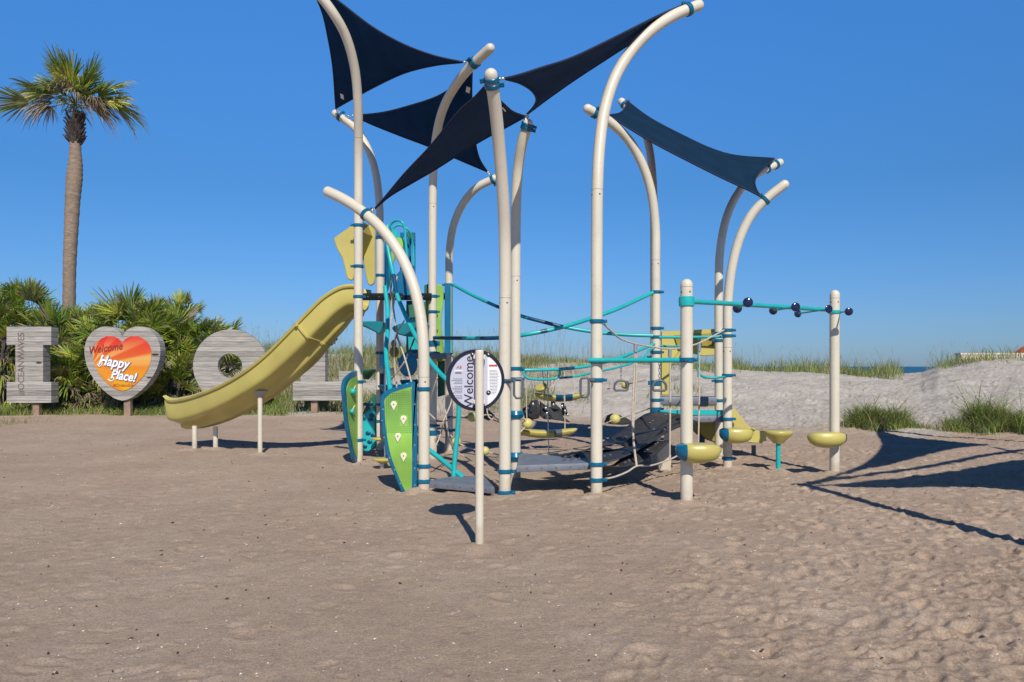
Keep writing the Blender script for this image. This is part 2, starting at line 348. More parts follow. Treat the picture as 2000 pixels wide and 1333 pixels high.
# ocean
mo = bpy.data.materials.new('sea'); mo.use_nodes = True; t = mo.node_tree; b = t.nodes['Principled BSDF']; b.inputs['Base Color'].default_value = (.006, .07, .115, 1); b.inputs['Roughness'].default_value = .35; b.inputs['Specular IOR Level'].default_value = .25
tc = t.nodes.new('ShaderNodeTexCoord'); mp = t.nodes.new('ShaderNodeMapping'); mp.inputs['Scale'].default_value = (.05, .2, 1); n = t.nodes.new('ShaderNodeTexNoise'); n.inputs['Scale'].default_value = 4; n.inputs['Detail'].default_value = 8
bp = t.nodes.new('ShaderNodeBump'); bp.inputs['Strength'].default_value = .8; bp.inputs['Distance'].default_value = .6
t.links.new(tc.outputs['Object'], mp.inputs[0]); t.links.new(mp.outputs[0], n.inputs['Vector']); t.links.new(n.outputs['Fac'], bp.inputs['Height']); t.links.new(bp.outputs[0], b.inputs['Normal'])
oc = MB().add([(-15000, 62, -2.9), (15000, 62, -2.9), (15000, 15000, -2.9), (-15000, 15000, -2.9)], [(0, 1, 2, 3)]).build('ocean', mo, smooth=False); tag(oc, kind='structure')

# ------------------------------------------------------------------ grass
gmats = [mat('grass_green', (.15, .20, .045), .6, .35, 3, transl=.25), mat('grass_bright', (.25, .33, .06), .6, .3, 3, transl=.25),
         mat('grass_tan', (.36, .30, .17), .7, .25, 3, transl=.2), mat('grass_dark', (.06, .085, .03), .6, .3, 3, transl=.2)]
def blades(name, pts, hgt, wid, lean, mix_, kind='stuff'):
    """pts (N,3); each blade four cross sections bending outward"""
    N = len(pts); th = rng.uniform(0, 2 * np.pi, N); d = np.stack([np.cos(th), np.sin(th), 0 * th], 1); th2 = rng.uniform(0, 2 * np.pi, N); s = np.stack([np.cos(th2), np.sin(th2), 0 * th], 1)
    h = hgt; ln = lean * rng.uniform(.3, 1.3, N); V = []
    for t_, wf in ((0, .8), (.35, 1), (.7, .7)):
        c = pts + np.stack([0 * h, 0 * h, h * t_ * (1 - .25 * ln * t_)], 1) + d * (h * ln * t_ ** 2 * .9)[:, None]
        V += [c - s * (wid * wf / 2)[:, None], c + s * (wid * wf / 2)[:, None]]
    V.append(pts + np.stack([0 * h, 0 * h, h * (1 - .35 * ln)], 1) + d * (h * ln * .95)[:, None])
    co = np.stack(V, 1).reshape(-1, 3).astype(np.float32); b = (np.arange(N) * 7)[:, None]
    quads = np.concatenate([b + np.array([[0, 1, 3, 2]]), b + np.array([[2, 3, 5, 4]])], 0); tris = b + np.array([[4, 5, 6]])
    loops = np.concatenate([quads.ravel(), tris.ravel()]).astype(np.int32)
    tot = np.concatenate([np.full(len(quads), 4), np.full(N, 3)]).astype(np.int32); st = np.concatenate([[0], np.cumsum(tot)[:-1]]).astype(np.int32)
    me = bpy.data.meshes.new(name); me.vertices.add(len(co)); me.vertices.foreach_set('co', co.ravel()); me.loops.add(len(loops)); me.loops.foreach_set('vertex_index', loops)
    me.polygons.add(len(tot)); me.polygons.foreach_set('loop_start', st); me.polygons.foreach_set('loop_total', tot)
    mi = rng.choice(4, N, p=mix_).astype(np.int32); me.polygons.foreach_set('material_index', np.concatenate([mi, mi, mi])); me.update()
    for m in gmats: me.materials.append(m)
    o = bpy.data.objects.new(name, me); sc.collection.objects.link(o)
    if kind: o['kind'] = kind
    return o
def scatter(n, xr, yr, dens=None):
    x = rng.uniform(*xr, n); y = rng.uniform(*yr, n)
    if dens is not None: k = rng.random(n) < dens(x, y); x = x[k]; y = y[k]
    return np.stack([x, y, hbase(x, y) - .03], 1)
# crest grass: along the dune top, with a gap on the right where the sea shows
def d_crest(x, y):
    a, y0, yc, zc = dune(x, y); px = 1000 + 1500 * x / y
    d = sstep((y - yc + 2.0 + 3.0 * (vnoise(x * .4, y * .4))) / 1.0) * np.clip(.6 + 2.4 * vnoise(x * .8, y * .8), .03, 1)
    gap = sstep((px - 1745) / 25) * (1 - sstep((px - 1800) / 70)); d = d * (1 - gap)
    return d * np.where(px > 1790, .55, 1)
p = scatter(75000, (-30, 36), (29.5, 38.5), d_crest)
px_ = 1000 + 1500 * p[:, 0] / p[:, 1]
hh = rng.uniform(.22, .62, len(p)) * np.clip(1 + 1.7 * vnoise(p[:, 0] * .9, p[:, 1] * .9) + .5 * vnoise(p[:, 0] * 3, p[:, 1] * 3), .25, 2) * np.where(px_ < 1000, 1.15, 1) * np.where((px_ > 1000) & (px_ < 1400), .75, 1.05)
tag(blades('dune_grass', p, hh, rng.uniform(.010, .022, len(p)), .55, [.40, .30, .22, .08]), 'tufts of tall green and straw coloured grass along the dune top', 'grass')
# rough grass on the left slope behind the wooden letters
def d_slope(x, y):
    a, y0, yc, zc = dune(x, y); px = 1000 + 1500 * x / y
    return sstep((y - y0 - .2 + 2 * vnoise(x, y)) / .8) * np.clip(.6 + 2.2 * vnoise(x * .5, y * .5), 0.02, 1) * (1 - sstep((px - 985) / 150)) * np.where((px > 735) & (px < 1000), .5, 1)
p = scatter(62000, (-24, 1.5), (21.0, 33), d_slope)
tag(blades('slope_grass', p, rng.uniform(.22, .6, len(p)), rng.uniform(.010, .022, len(p)), .6, [.36, .16, .38, .10]), 'rough straw and green grass on the sandy slope behind the wooden letters', 'grass')
def d_mid(x, y):
    return np.clip((vnoise(x * .9, y * .9) - .12) * 5, 0, 1) * (x > -1) * (x < 6)
p = scatter(9000, (-2, 6.5), (21.5, 31), d_mid)
tag(blades('sparse_grass', p, rng.uniform(.15, .45, len(p)), rng.uniform(.008, .016, len(p)), .8, [.25, .2, .4, .15]), 'sparse dry grass on the bare sand behind the climbing frame', 'grass')
def d_foot(x, y):
    px = 1000 + 1500 * x / y; e = 22.7 + .5 * vnoise(x * 1.3, y); return (y > e) * np.clip(.7 + 2 * vnoise(x * .8 + 3, y * .8), .1, 1) * np.where(px > 560, .3, 1)
p = scatter(26000, (-17, -5.5), (22.3, 24.8), d_foot)
tag(blades('foot_grass', p, rng.uniform(.10, .42, len(p)), rng.uniform(.010, .02, len(p)), .8, [.3, .5, .16, .04]), 'short bright green grass at the foot of the palmettos', 'grass')
def d_bk(x, y): return np.exp(-((x + 12.6) / .5) ** 2 - ((y - 18.4) / 1.2) ** 2)
p = scatter(4500, (-14, -11), (16, 21), d_bk)
tag(blades('dry_grass', p, rng.uniform(.08, .3, len(p)), rng.uniform(.006, .012, len(p)), .9, [.1, .1, .75, .05]), 'dry straw coloured grass at the left edge of the sand', 'grass')
# sea oats stalks
def stalks(name, n, xr, yr, hr, label, pm=None):
    mb = MB()
    for i in range(n):
        x = random.uniform(*xr); y = random.uniform(*yr)
        if pm and not pm(1000 + 1500 * x / y): continue
        z = hz(x, y) - .03; h = random.uniform(*hr); th = random.uniform(0, 6.28); l = random.uniform(.05, .4); d = Vector((math.cos(th), math.sin(th), 0))
        P = [Vector((x, y, z)) + Vector((0, 0, h * t_)) + d * (l * h * t_ ** 2.2) for t_ in (0, .3, .6, .8, 1)]
        tube(mb, P, [.0045, .004, .0035, .003, .002], 3)
        if random.random() < .6:
            e = P[-1]
            for k in range(9):
                q = e - Vector((0, 0, .028 * k)) + d * (-.01 * k); s = Vector((random.uniform(-1, 1), random.uniform(-1, 1), random.uniform(-1.2, .2))).normalized() * random.uniform(.03, .07); u = s.orthogonal().normalized() * .009
                mb.add([q, q + s * .5 + u, q + s, q + s * .5 - u], [(0, 1, 2, 3)])
    o = mb.build(name, mat(name + '_straw', (.30, .25, .15), .7, .2), smooth=False); return tag(o, label, 'grass', kind='stuff')
stalks('sea_oats', 420, (-18, 2), (27, 36), (.9, 1.7), 'thin tall sea oat stalks standing against the sky left of centre')
stalks('sea_oat_stems', 230, (2, 19), (30, 36), (.6, 1.25), 'scattered sea oat stems on the right part of the dune crest', lambda q: not 1745 < q < 1805 and q < 1900)
def clump(name, x0, y0_, rx, ry, n, hmax, label):
    x = x0 + rng.normal(0, .46, n) * rx; y = y0_ + rng.normal(0, .42, n) * ry; k = (((x - x0) / rx) ** 2 + ((y - y0_) / ry) ** 2 < 1.9) & (np.hypot((x-x0)/rx,(y-y0_)/ry) < .72 + 1.3*vnoise(x*2.5,y*2.5)+.25*rng.random(n)**2); x = x[k]; y = y[k]
    p = np.stack([x, y, hbase(x, y) - .02], 1); r_ = np.clip(((x - x0) / rx) ** 2, 0, 1.2)
    h = hmax * rng.uniform(.3, 1, len(x)) * (1 - .6 * r_) * (1 + 1.3 * vnoise(x * 2.2, y * 2.2)); tall = rng.random(len(x)) < .05; h = np.where(tall, h * 1.8, h)
    o = blades(name, p, h, rng.uniform(.006, .014, len(x)), .95, [.34, .38, .20, .08], kind=None)
    return recentre(tag(o, label, 'grass clump', 'grass clumps at the foot of the right dune'))
clump('grass_clump', 8.35, 17.5, 1.0, .75, 6000, .58, 'smaller mound shaped clump of green grass just right of the overhead bar post')
clump('grass_clump', 10.95, 16.9, 1.65, .95, 12000, .66, 'broad clump of green grass running out of the right edge of the photo')

# ------------------------------------------------------------------ palms
lm = [mat('leaf_green', (.25, .345, .05), .45, .3, 4, transl=.25), mat('leaf_dark', (.12, .20, .05), .45, .3, 4, transl=.2),
      mat('leaf_yellow', (.50, .52, .08), .45, .25, 4, transl=.3), mat('leaf_dead', (.30, .235, .16), .8, .25, 4, transl=.15), mat('leaf_stem', (.16, .20, .05), .5, .2)]
def fan(mb, base, dr, pet, Rr, n=24, spread=105, droop=.35, pal=(.5, .28, .17, .05), dead=0.0, wfac=.05, side=None):
    dr = Vector(dr).normalized(); up = Vector((0, 0, 1)); s = dr.cross(up) if side is None else side
    if s.length < .1: s = Vector((1, 0, 0))
    s.normalize(); s.rotate(Quaternion(dr, random.uniform(-.9, .9))); nn = s.cross(dr)
    hub = Vector(base) + dr * pet - up * pet * .12
    tube(mb, [Vector(base), Vector(base) + dr * pet * .5, hub], [.014, .011, .008], 3, 4)
    base_m = random.choices(range(4), pal)[0]
    for i in range(n):
        a = R(-spread + 2 * spread * (i + .5) / n + random.uniform(-3, 3)); d = (dr * math.cos(a) + s * math.sin(a)).normalized()
        L = Rr * (1 - .35 * abs(a / R(spread)) ** 1.5) * random.uniform(.82, 1.08); w_ = L * wfac * random.uniform(.8, 1.2) + .006
        m = base_m if random.random() < .75 else random.choices(range(4), pal)[0]
        if random.random() < dead: m = 3
        wv = d.cross(nn).normalized(); wv = (wv + nn * random.uniform(-.6, .6)).normalized(); fold = nn * (0.03 * Rr * (1 if i % 2 else -1)); o = len(mb.v); dd = droop * random.uniform(.6, 1.5)
        for j, (t_, wf) in enumerate(((.0, .25), (.3, 1), (.6, .9), (.85, .5))):
            q = hub + d * (L * t_) - up * (L * dd * t_ ** 2.2) + fold * t_
            mb.v.append(tuple(q - wv * w_ * wf)); mb.v.append(tuple(q + wv * w_ * wf))
        mb.v.append(tuple(hub + d * L * .98 - up * (L * dd * 1.15)))
        for j in range(3): mb.f.append((o + 2 * j, o + 2 * j + 1, o + 2 * j + 3, o + 2 * j + 2)); mb.m.append(m)
        mb.f.append((o + 6, o + 7, o + 8)); mb.m.append(3 if random.random() < .12 else m)
# tall palm
pY = 28.0
pt = thing('palm_tree', (W(136, 600, pY).x, pY, hz(W(136, 600, pY).x, pY)), 'single tall cabbage palm with a bare grey trunk rising from the palmettos', 'palm tree')
P = [W(x_, y_, pY) for x_, y_ in ((134, 800), (134, 700), (135, 590), (136, 520), (139, 450), (142, 390), (145, 350), (147, 320), (147, 285), (148, 255))]
P[0].z = hz(P[0].x, pY) - .1
mb = MB(); C = crom(P, 10); rad = np.interp(range(len(C)), [0, 20, 30, 50, 60, 70, 76, 82, len(C)], [.23, .215, .215, .25, .275, .24, .20, .19, .18]); rad = [r_ * (1 + .035 * math.sin(i * 2.1) + random.uniform(-.015, .015)) for i, r_ in enumerate(rad)]
tube(mb, C, rad, 20)
bark = mat('palm_bark', (.25, .185, .135), .9, .3, 6, 1.0, 20)
tt = bark.node_tree; bk = [x_ for x_ in tt.nodes if x_.type == 'TEX_NOISE']; mp = tt.nodes.new('ShaderNodeMapping'); mp.inputs['Scale'].default_value = (1.2, 1.2, 4.5); tcn = [x_ for x_ in tt.nodes if x_.type == 'TEX_COORD'][0]
tt.links.new(tcn.outputs['Object'], mp.inputs[0])
for k in bk: tt.links.new(mp.outputs[0], k.inputs['Vector'])
mb.build('trunk', bark, pt)
mb = MB()  # boots: old leaf bases under the crown
for i in range(90):
    z_ = i / 90; a = i * 2.4; c = W(147.5, 283 - 50 * z_, pY); d = Vector((math.cos(a), math.sin(a), 0)); q = c + d * .2
    t2 = q + d * random.uniform(.08, .22) + Vector((0, 0, random.uniform(.12, .3))); s = d.cross(Vector((0, 0, 1))) * random.uniform(.04, .07)
    mb.add([q - s, q + s, t2 + s * .6, t2 - s * .6, q - s - d * .05, q + s - d * .05, t2 + s * .5 - d * .04, t2 - s * .5 - d * .04], [(0, 1, 2, 3), (7, 6, 5, 4), (0, 3, 7, 4), (1, 5, 6, 2), (3, 2, 6, 7)])
mb.build('leaf_bases', mat('boot_bark', (.075, .06, .055), .9, .4, 8), pt, smooth=False)
mb = MB(); cc = W(146, 200, pY)
cr = [(-1.45, .42, 1.0, 0, 1), (-1.3, .12, 1.0, 0, 1), (-1.15, .6, .9, 0, 1), (-.8, .62, .8, 0, 1), (-.45, 1.05, 1.05, 0, 1), (-.25, 1.2, 1.15, 0, 2), (-.05, .95, .85, 0, 1), (.25, .75, .7, 0, 1), (.45, 1.05, 1.05, 0, 2), (.62, .85, .85, 0, 1), (1.25, .38, .95, 0, 1), (1.35, .12, .95, 0, 1), (1.0, .45, .7, 0, 1), (-.45, .35, .7, 0, 2), (.4, .3, .55, 0, 2), (0, .5, .7, 0, 2),
      (-1.0, .12, .8, 1, 2), (-.7, .05, .75, 1, 2), (-.4, .25, .6, 1, 2), (.45, .1, .6, 1, 2), (.7, 0, .75, 1, 3), (1.15, .12, .95, 1, 2), (.1, .5, .45, 1, 1), (-.9, .3, .85, 0, 2), (.9, .35, .8, 0, 2), (-.25, .7, .75, 0, 3), (.15, .8, .8, 0, 3), (.35, .55, .7, 0, 2), (-.55, .6, .75, 0, 2), (-.3, .15, .6, 1, 1), (.25, .1, .55, 1, 1), (0, .3, .5, 0, 2)]
for (dx, dz, s_, dd, nn_) in cr:
    for k in range(nn_):
        dy = random.uniform(-.8, .8) * (1 - .5 * min(abs(dx), 1)); d = Vector((dx, dy, dz + random.uniform(-.08, .08)))
        fan(mb, cc + Vector((0, 0, random.uniform(-.25, .1))), d, (1.45 if abs(dx) > .9 else .95) * s_ * random.uniform(.85, 1.12), 1.42 * (.6 + .4 * s_) * random.uniform(.85, 1.12), 30, random.uniform(34, 54) if not dd else 60, .5 if dd else random.uniform(.05, .3), (.2, .1, .25, .45) if dd else (.48, .20, .27, .05), .42 if dd else .10, .0155)
for k in range(5):
    a = random.uniform(0, 6.28); fan(mb, cc + Vector((0, 0, -.2)), (math.cos(a), math.sin(a) * .8, random.uniform(.1, .5)), random.uniform(.4, .8), random.uniform(.5, .7), 18, 55, .5, (.15, .08, .12, .65), .55, .02)
mb.build('crown', lm, pt, smooth=False)
# palmettos
spots = [(8, 25.3, 548, 'at the far left edge behind the letter I', .95), (58, 26.2, 535, 'with the tallest spiky tips above the letter I', 1.1), (108, 25.0, 592, 'between the letter I and the palm trunk', .95), (150, 26.4, 588, 'at the foot of the palm trunk', .9),
         (192, 24.7, 612, 'directly behind the left lobe of the heart sign', .95), (228, 26.0, 575, 'rising above the notch of the heart sign', 1.05), (280, 25.0, 568, 'rising above the right lobe of the heart sign', 1.1), (322, 25.7, 590, 'between the heart and the round letter', 1.0),
         (352, 26.8, 562, 'standing taller between the heart and the round letter', .85), (392, 25.6, 612, 'just left of the top of the round letter', .95), (430, 26.4, 622, 'at the right end of the row above the round letter', .8), (345, 24.4, 690, 'low in front beside the right edge of the heart sign', .8), (135, 24.4, 690, 'low and dark between the letter I and the heart', .8), (-60, 25.6, 560, 'out of the left edge of the photo', 1.0), (255, 24.6, 690, 'low behind the point of the heart sign', .8)]
for i, (px, Yp, top, desc, s_) in enumerate(spots):
    x = (px - 1000) * Yp / 1500; z0 = hz(x, Yp); zt = H - (top - HY) * Yp / F; hgt = zt - z0
    mb = MB(); nf = 64 if hgt > 1.5 else 40
    for k in range(nf):
        f_ = (k + .5) / nf; zc = z0 + .1 + (hgt * .78) * f_ ** .8; a = random.uniform(0, 6.28); rr_ = .42 * s_ * random.random()
        b0 = Vector((x + math.cos(a) * rr_ * 1.1, Yp + math.sin(a) * rr_, zc - .25)); ele = random.uniform(-.1, .8) + f_ * 1.5 * random.random() ** .6
        d = Vector((math.cos(a), math.sin(a) * .9 - .12, ele)); low = f_ < .35
        fan(mb, b0, d, random.uniform(.25, .6) * s_, random.uniform(.65, 1.08) * s_, random.randint(20, 27), random.uniform(45, 90), random.uniform(.05, .3) if not low else .6, (.42, .22, .30, .06) if not low else (.25, .25, .1, .4), .10, .021)
    for k in range(4):
        aa = random.uniform(-.4, .4); b0 = Vector((x + random.uniform(-.3, .3), Yp + random.uniform(-.3, .3), zt - .95 * s_))
        fan(mb, b0, (aa, random.uniform(-.3, .3), 1), .3 * s_, .74 * s_, 22, 62, .08, (.5, .25, .2, .05), .05, .022)
    root = thing('palmetto', (x, Yp, z0), 'spiky fan leaved palmetto ' + desc, 'palmetto', 'palmettos in a row behind the wooden letters')
    mb.build('leaves', lm, root, smooth=False)
    sm = MB()
    for k in range(5):
        a = random.uniform(0, 6.28); tube(sm, crom([Vector((x + .15 * math.cos(a), Yp + .15 * math.sin(a), z0 - .05)), Vector((x + .25 * math.cos(a), Yp + .25 * math.sin(a), z0 + hgt * .3)), Vector((x + .3 * math.cos(a + .5), Yp + .3 * math.sin(a + .5), z0 + hgt * .6))], 4), .05, 6)
    sm.build('stem', MATS['boot_bark'], root)
# ------------------------------------------------------------------ wooden letters
wm = bpy.data.materials.new('weathered_planks'); wm.use_nodes = True; t = wm.node_tree; b = t.nodes['Principled BSDF']; b.inputs['Roughness'].default_value = .85; L = t.links.new
tc = t.nodes.new('ShaderNodeTexCoord'); sx = t.nodes.new('ShaderNodeSeparateXYZ'); L(tc.outputs['Object'], sx.inputs[0])
mul = t.nodes.new('ShaderNodeMath'); mul.operation = 'MULTIPLY'; mul.inputs[1].default_value = 1 / .145; L(sx.outputs['Z'], mul.inputs[0])
fl = t.nodes.new('ShaderNodeMath'); fl.operation = 'FLOOR'; L(mul.outputs[0], fl.inputs[0]); wn = t.nodes.new('ShaderNodeTexWhiteNoise'); wn.noise_dimensions = '1D'; L(fl.outputs[0], wn.inputs['W'])
fr = t.nodes.new('ShaderNodeMath'); fr.operation = 'FRACT'; L(mul.outputs[0], fr.inputs[0])
gap = t.nodes.new('ShaderNodeValToRGB'); e = gap.color_ramp.elements; e[0].position = .0; e[0].color = (.12, .12, .12, 1); e[1].position = .09; e[1].color = (1, 1, 1, 1); L(fr.outputs[0], gap.inputs[0])
mp = t.nodes.new('ShaderNodeMapping'); mp.inputs['Scale'].default_value = (1.3, 1.3, 26); L(tc.outputs['Object'], mp.inputs[0])
cx = t.nodes.new('ShaderNodeCombineXYZ'); L(wn.outputs['Value'], cx.inputs[0]); sc10 = t.nodes.new('ShaderNodeVectorMath'); sc10.operation = 'SCALE'; sc10.inputs['Scale'].default_value = 40; L(cx.outputs[0], sc10.inputs[0])
av = t.nodes.new('ShaderNodeVectorMath'); av.operation = 'ADD'; L(mp.outputs[0], av.inputs[0]); L(sc10.outputs[0], av.inputs[1])
gn = t.nodes.new('ShaderNodeTexNoise'); gn.inputs['Scale'].default_value = 1.6; gn.inputs['Detail'].default_value = 8; gn.inputs['Roughness'].default_value = .65; L(av.outputs[0], gn.inputs['Vector'])
gr = t.nodes.new('ShaderNodeValToRGB'); e = gr.color_ramp.elements; e[0].position = .28; e[0].color = (.12, .11, .105, 1); e[1].position = .68; e[1].color = (.42, .395, .365, 1); e.new(.46).color = (.29, .27, .245, 1); L(gn.outputs['Fac'], gr.inputs[0])
m1 = t.nodes.new('ShaderNodeMix'); m1.data_type = 'RGBA'; m1.blend_type = 'MULTIPLY'; m1.inputs['Factor'].default_value = 1; L(gr.outputs[0], m1.inputs['A']); L(gap.outputs[0], m1.inputs['B'])
br = t.nodes.new('ShaderNodeMath'); br.operation = 'MULTIPLY_ADD'; br.inputs[1].default_value = .45; br.inputs[2].default_value = .78; L(wn.outputs['Value'], br.inputs[0])
m2 = t.nodes.new('ShaderNodeVectorMath'); m2.operation = 'SCALE'; L(m1.outputs['Result'], m2.inputs[0]); L(br.outputs[0], m2.inputs['Scale']); L(m2.outputs[0], b.inputs['Base Color'])
bpn = t.nodes.new('ShaderNodeBump'); bpn.inputs['Strength'].default_value = .7; bpn.inputs['Distance'].default_value = .02; L(m1.outputs['Result'], bpn.inputs['Height']); L(bpn.outputs[0], b.inputs['Normal'])
postw = mat('brown_post_wood', (.27, .19, .13), .85, .25, 5, .4, 30)
knot = mat('dark_knot', (.04, .035, .03), .9, .2)
def extr(mb, outline, Y, depth, holes=None):
    """outline in photo pixels at distance Y, extruded back by depth metres"""
    P = [W(a, b_, Y) for a, b_ in outline]
    P = [p - Vector((0, 0, 0)) for p in P]; N = len(P); vs = P + [p + Vector((0, depth, 0)) for p in P]
    mb.add(vs, [tuple(range(N)), tuple(reversed(range(N, 2 * N)))] + [(j, i, i + N, j + N) for i in range(N) for j in [(i + 1) % N]])
LY = 22.7
def letter(name, label, outline, legs, depth=.36, cat='wooden letter', Yl=LY):
    cxp = sum(o_[0] for o_ in outline) / len(outline); base = Vector(((cxp - 1000) * Yl / 1500, Yl + .15, 0))
    r_ = thing(name, base, label, cat, 'big wooden characters along the back of the sand')
    mb = MB(); extr(mb, outline, Yl, depth); mb.build('board_face', wm, r_, smooth=False)
    for (lx, ly) in legs:
        m = MB(); p = W(lx, ly, Yl); box(m, (p.x, Yl + .17, (p.z - .3) / 2), (.19, .16, p.z + .3 - .0)); m.build('support_post', postw, r_, smooth=False)
    return r_
rI = letter('letter_sign', 'slab letter I of grey planks at the far left, with vertical lettering', [(13, 787), (13, 747), (30, 747), (30, 674), (13, 674), (13, 638), (100, 638), (100, 674), (84, 674), (84, 747), (100, 747), (100, 787)], [(66, 786)])
text_mesh('lettering', '#OCEANWAVES', .27, MF(W(42, 711, LY) + Vector((0, -.006, 0)), (0, 0, 1), (-1, 0, 0)), mat('faded_maroon', (.16, .11, .11), .8, .3), rI, .003, xs=.93)
m = MB(); ball(m, W(76, 709, LY), .09, 0, 1, .06, .35); m.build('knot_hole', knot, rI)
# heart
def heart(cx_, top, w_, h_):
    half = [(0, .14), (.08, .07), (.22, .02), (.42, 0), (.62, .02), (.82, .09), (.95, .19), (1, .31), (.985, .43), (.92, .55), (.80, .67), (.63, .79), (.42, .895), (.2, .97), (0, 1.0)]
    out = []
    for k in range(len(half) - 1):
        p0 = half[max(k - 1, 0)]; p1 = half[k]; p2 = half[k + 1]; p3 = half[min(k + 2, len(half) - 1)]
        for q in range(4):
            t = q / 4; out.append(tuple(.5 * (2 * p1[c] + (p2[c] - p0[c]) * t + (2 * p0[c] - 5 * p1[c] + 4 * p2[c] - p3[c]) * t * t + (3 * p1[c] - p0[c] - 3 * p2[c] + p3[c]) * t ** 3) for c in (0, 1)))
    out.append(half[-1]); full = out + [(-x, y) for x, y in reversed(out[1:-1])]
    return [(cx_ + x * w_ / 2, top + y * h_) for x, y in full]
HYd = 22.4
rH = letter('heart_sign', 'grey plank heart on one post, its centre painted with an orange sunburst', heart(239, 638, 148, 145), [(245, 780)], .34, 'heart sign', HYd)
hm = bpy.data.materials.new('sunburst_print'); hm.use_nodes = True; t = hm.node_tree; b = t.nodes['Principled BSDF']; b.inputs['Roughness'].default_value = .4; L = t.links.new
tc = t.nodes.new('ShaderNodeTexCoord'); sx = t.nodes.new('ShaderNodeSeparateXYZ'); L(tc.outputs['Object'], sx.inputs[0])
def mth(op, a, b_=None):
    k = t.nodes.new('ShaderNodeMath'); k.operation = op
    for i, v in enumerate((a, b_)):
        if v is None: continue
        if isinstance(v, (int, float)): k.inputs[i].default_value = v
        else: L(v, k.inputs[i])
    return k.outputs[0]
# ray origin to the lower left of the heart (object space: origin at the ground below it)
pr = W(178, 716, HYd) - wpos(rH)
ang = mth('ARCTAN2', mth('SUBTRACT', sx.outputs['Z'], pr.z), mth('SUBTRACT', sx.outputs['X'], pr.x)); wv = mth('SINE', mth('MULTIPLY', ang, 15.0))
ry = t.nodes.new('ShaderNodeValToRGB'); e = ry.color_ramp.elements; e[0].position = .3; e[0].color = (0, 0, 0, 1); e[1].position = .75; e[1].color = (1, 1, 1, 1); L(mth('MULTIPLY_ADD', wv, .5), ry.inputs[0])
ry.inputs[0].links[0].from_node.inputs[2].default_value = .5
zt = (W(0, 657, HYd)).z; zb = (W(0, 763, HYd)).z; hgt_ = mth('DIVIDE', mth('SUBTRACT', sx.outputs['Z'], zb), zt - zb)
cr_ = t.nodes.new('ShaderNodeValToRGB'); e = cr_.color_ramp.elements; e[0].position = .0; e[0].color = (.66, .36, .006, 1); e[1].position = .95; e[1].color = (.60, .025, .015, 1); e.new(.35).color = (.66, .24, .008, 1); e.new(.62).color = (.62, .10, .012, 1); L(hgt_, cr_.inputs[0])
cr2 = t.nodes.new('ShaderNodeValToRGB'); e = cr2.color_ramp.elements; e[0].position = .3; e[0].color = (.66, .22, .008, 1); e[1].position = .95; e[1].color = (.62, .06, .03, 1); e.new(.6).color = (.68, .36, .09, 1); L(hgt_, cr2.inputs[0])
mx = t.nodes.new('ShaderNodeMix'); mx.data_type = 'RGBA'; L(ry.outputs[0], mx.inputs['Factor']); L(cr_.outputs[0], mx.inputs['A']); L(cr2.outputs[0], mx.inputs['B']); L(mx.outputs['Result'], b.inputs['Base Color'])
m = MB(); extr(m, heart(238.5, 657, 114, 107), HYd - .02, .019); m.build('painted_panel', hm, rH, smooth=False)
fY = HYd - .028
txw = mat('white_lettering', (.8, .8, .8), .4, .03); txs = mat('lettering_shadow', (.05, .07, .16), .5, .05)
def htext(s, px, py, size, m1_, off, shear, tilt, ext=.003, dy=0, xs=1.0):
    c = W(px, py, fY) + Vector((0, dy, 0)); return text_mesh('lettering', s, size, MF(c, (math.cos(tilt), 0, math.sin(tilt)), (0, 0, 1)), m1_, rH, ext, shear, off, xs=xs)
htext('Welcome', 205, 681, .31, mat('maroon_lettering', (.30, .02, .02), .5, .05), .004, .35, R(8), xs=.82)
for s_, px, py, sz, xs_ in (('Happy', 222, 708, .40, .85), ('Place!', 241, 735, .37, .85)):
    htext(s_, px + .6, py + .8, sz, txs, .022, .22, R(-9), .002, 0, xs_); htext(s_, px, py, sz, txw, .010, .22, R(-9), .003, -.006, xs_)
# swashes of the two capitals
for pts in (((203, 694), (199, 701), (199, 711), (195, 716), (190, 712)), ((223, 726), (219, 733), (222, 741), (216, 745), (211, 741))):
    m = MB(); tube(m, crom([W(a, b_, fY - .006) for a, b_ in pts], 5), [.016] * 26, 8); m.build('swash', txw, rH)
htext('#OceanIsle', 240, 753, .13, mat('brown_lettering', (.45, .10, .02), .5, .05), 0, .25, 0)
for (a, b_, s_) in ((303, 693, 1), (292, 738, .8)):
    m = MB(); ball(m, W(a, b_, HYd), .11 * s_, 0, 1, .05, .3); m.build('knot_hole', knot, rH)
circ = [(450 + 73 * math.cos(2 * math.pi * i / 72), 715 - 71 * math.sin(2 * math.pi * i / 72)) for i in range(72)]
hole = [(449 + 24 * math.cos(2 * math.pi * i / 72), 715 - 24 * math.sin(2 * math.pi * i / 72)) for i in range(72)]
rO = thing('letter_sign', (W(450, 0, LY).x, LY + .15, 0), 'round grey plank letter O with a small hole, half hidden by the slide', 'wooden letter', 'big wooden characters along the back of the sand')
m = MB(); P1 = [W(a, b_, LY) for a, b_ in circ]; P2 = [W(a, b_, LY) for a, b_ in hole]; D = Vector((0, .16, 0)); N = 72
m.add(P1 + P2 + [p + D for p in P1] + [p + D for p in P2], [(i, N + i, N + (i + 1) % N, (i + 1) % N) for i in range(N)] + [(2 * N + (i + 1) % N, 3 * N + (i + 1) % N, 3 * N + i, 2 * N + i) for i in range(N)] + [(i, (i + 1) % N, 2 * N + (i + 1) % N, 2 * N + i) for i in range(N)] + [(N + (i + 1) % N, N + i, 3 * N + i, 3 * N + (i + 1) % N) for i in range(N)])
m.build('board_face', wm, rO, smooth=False)
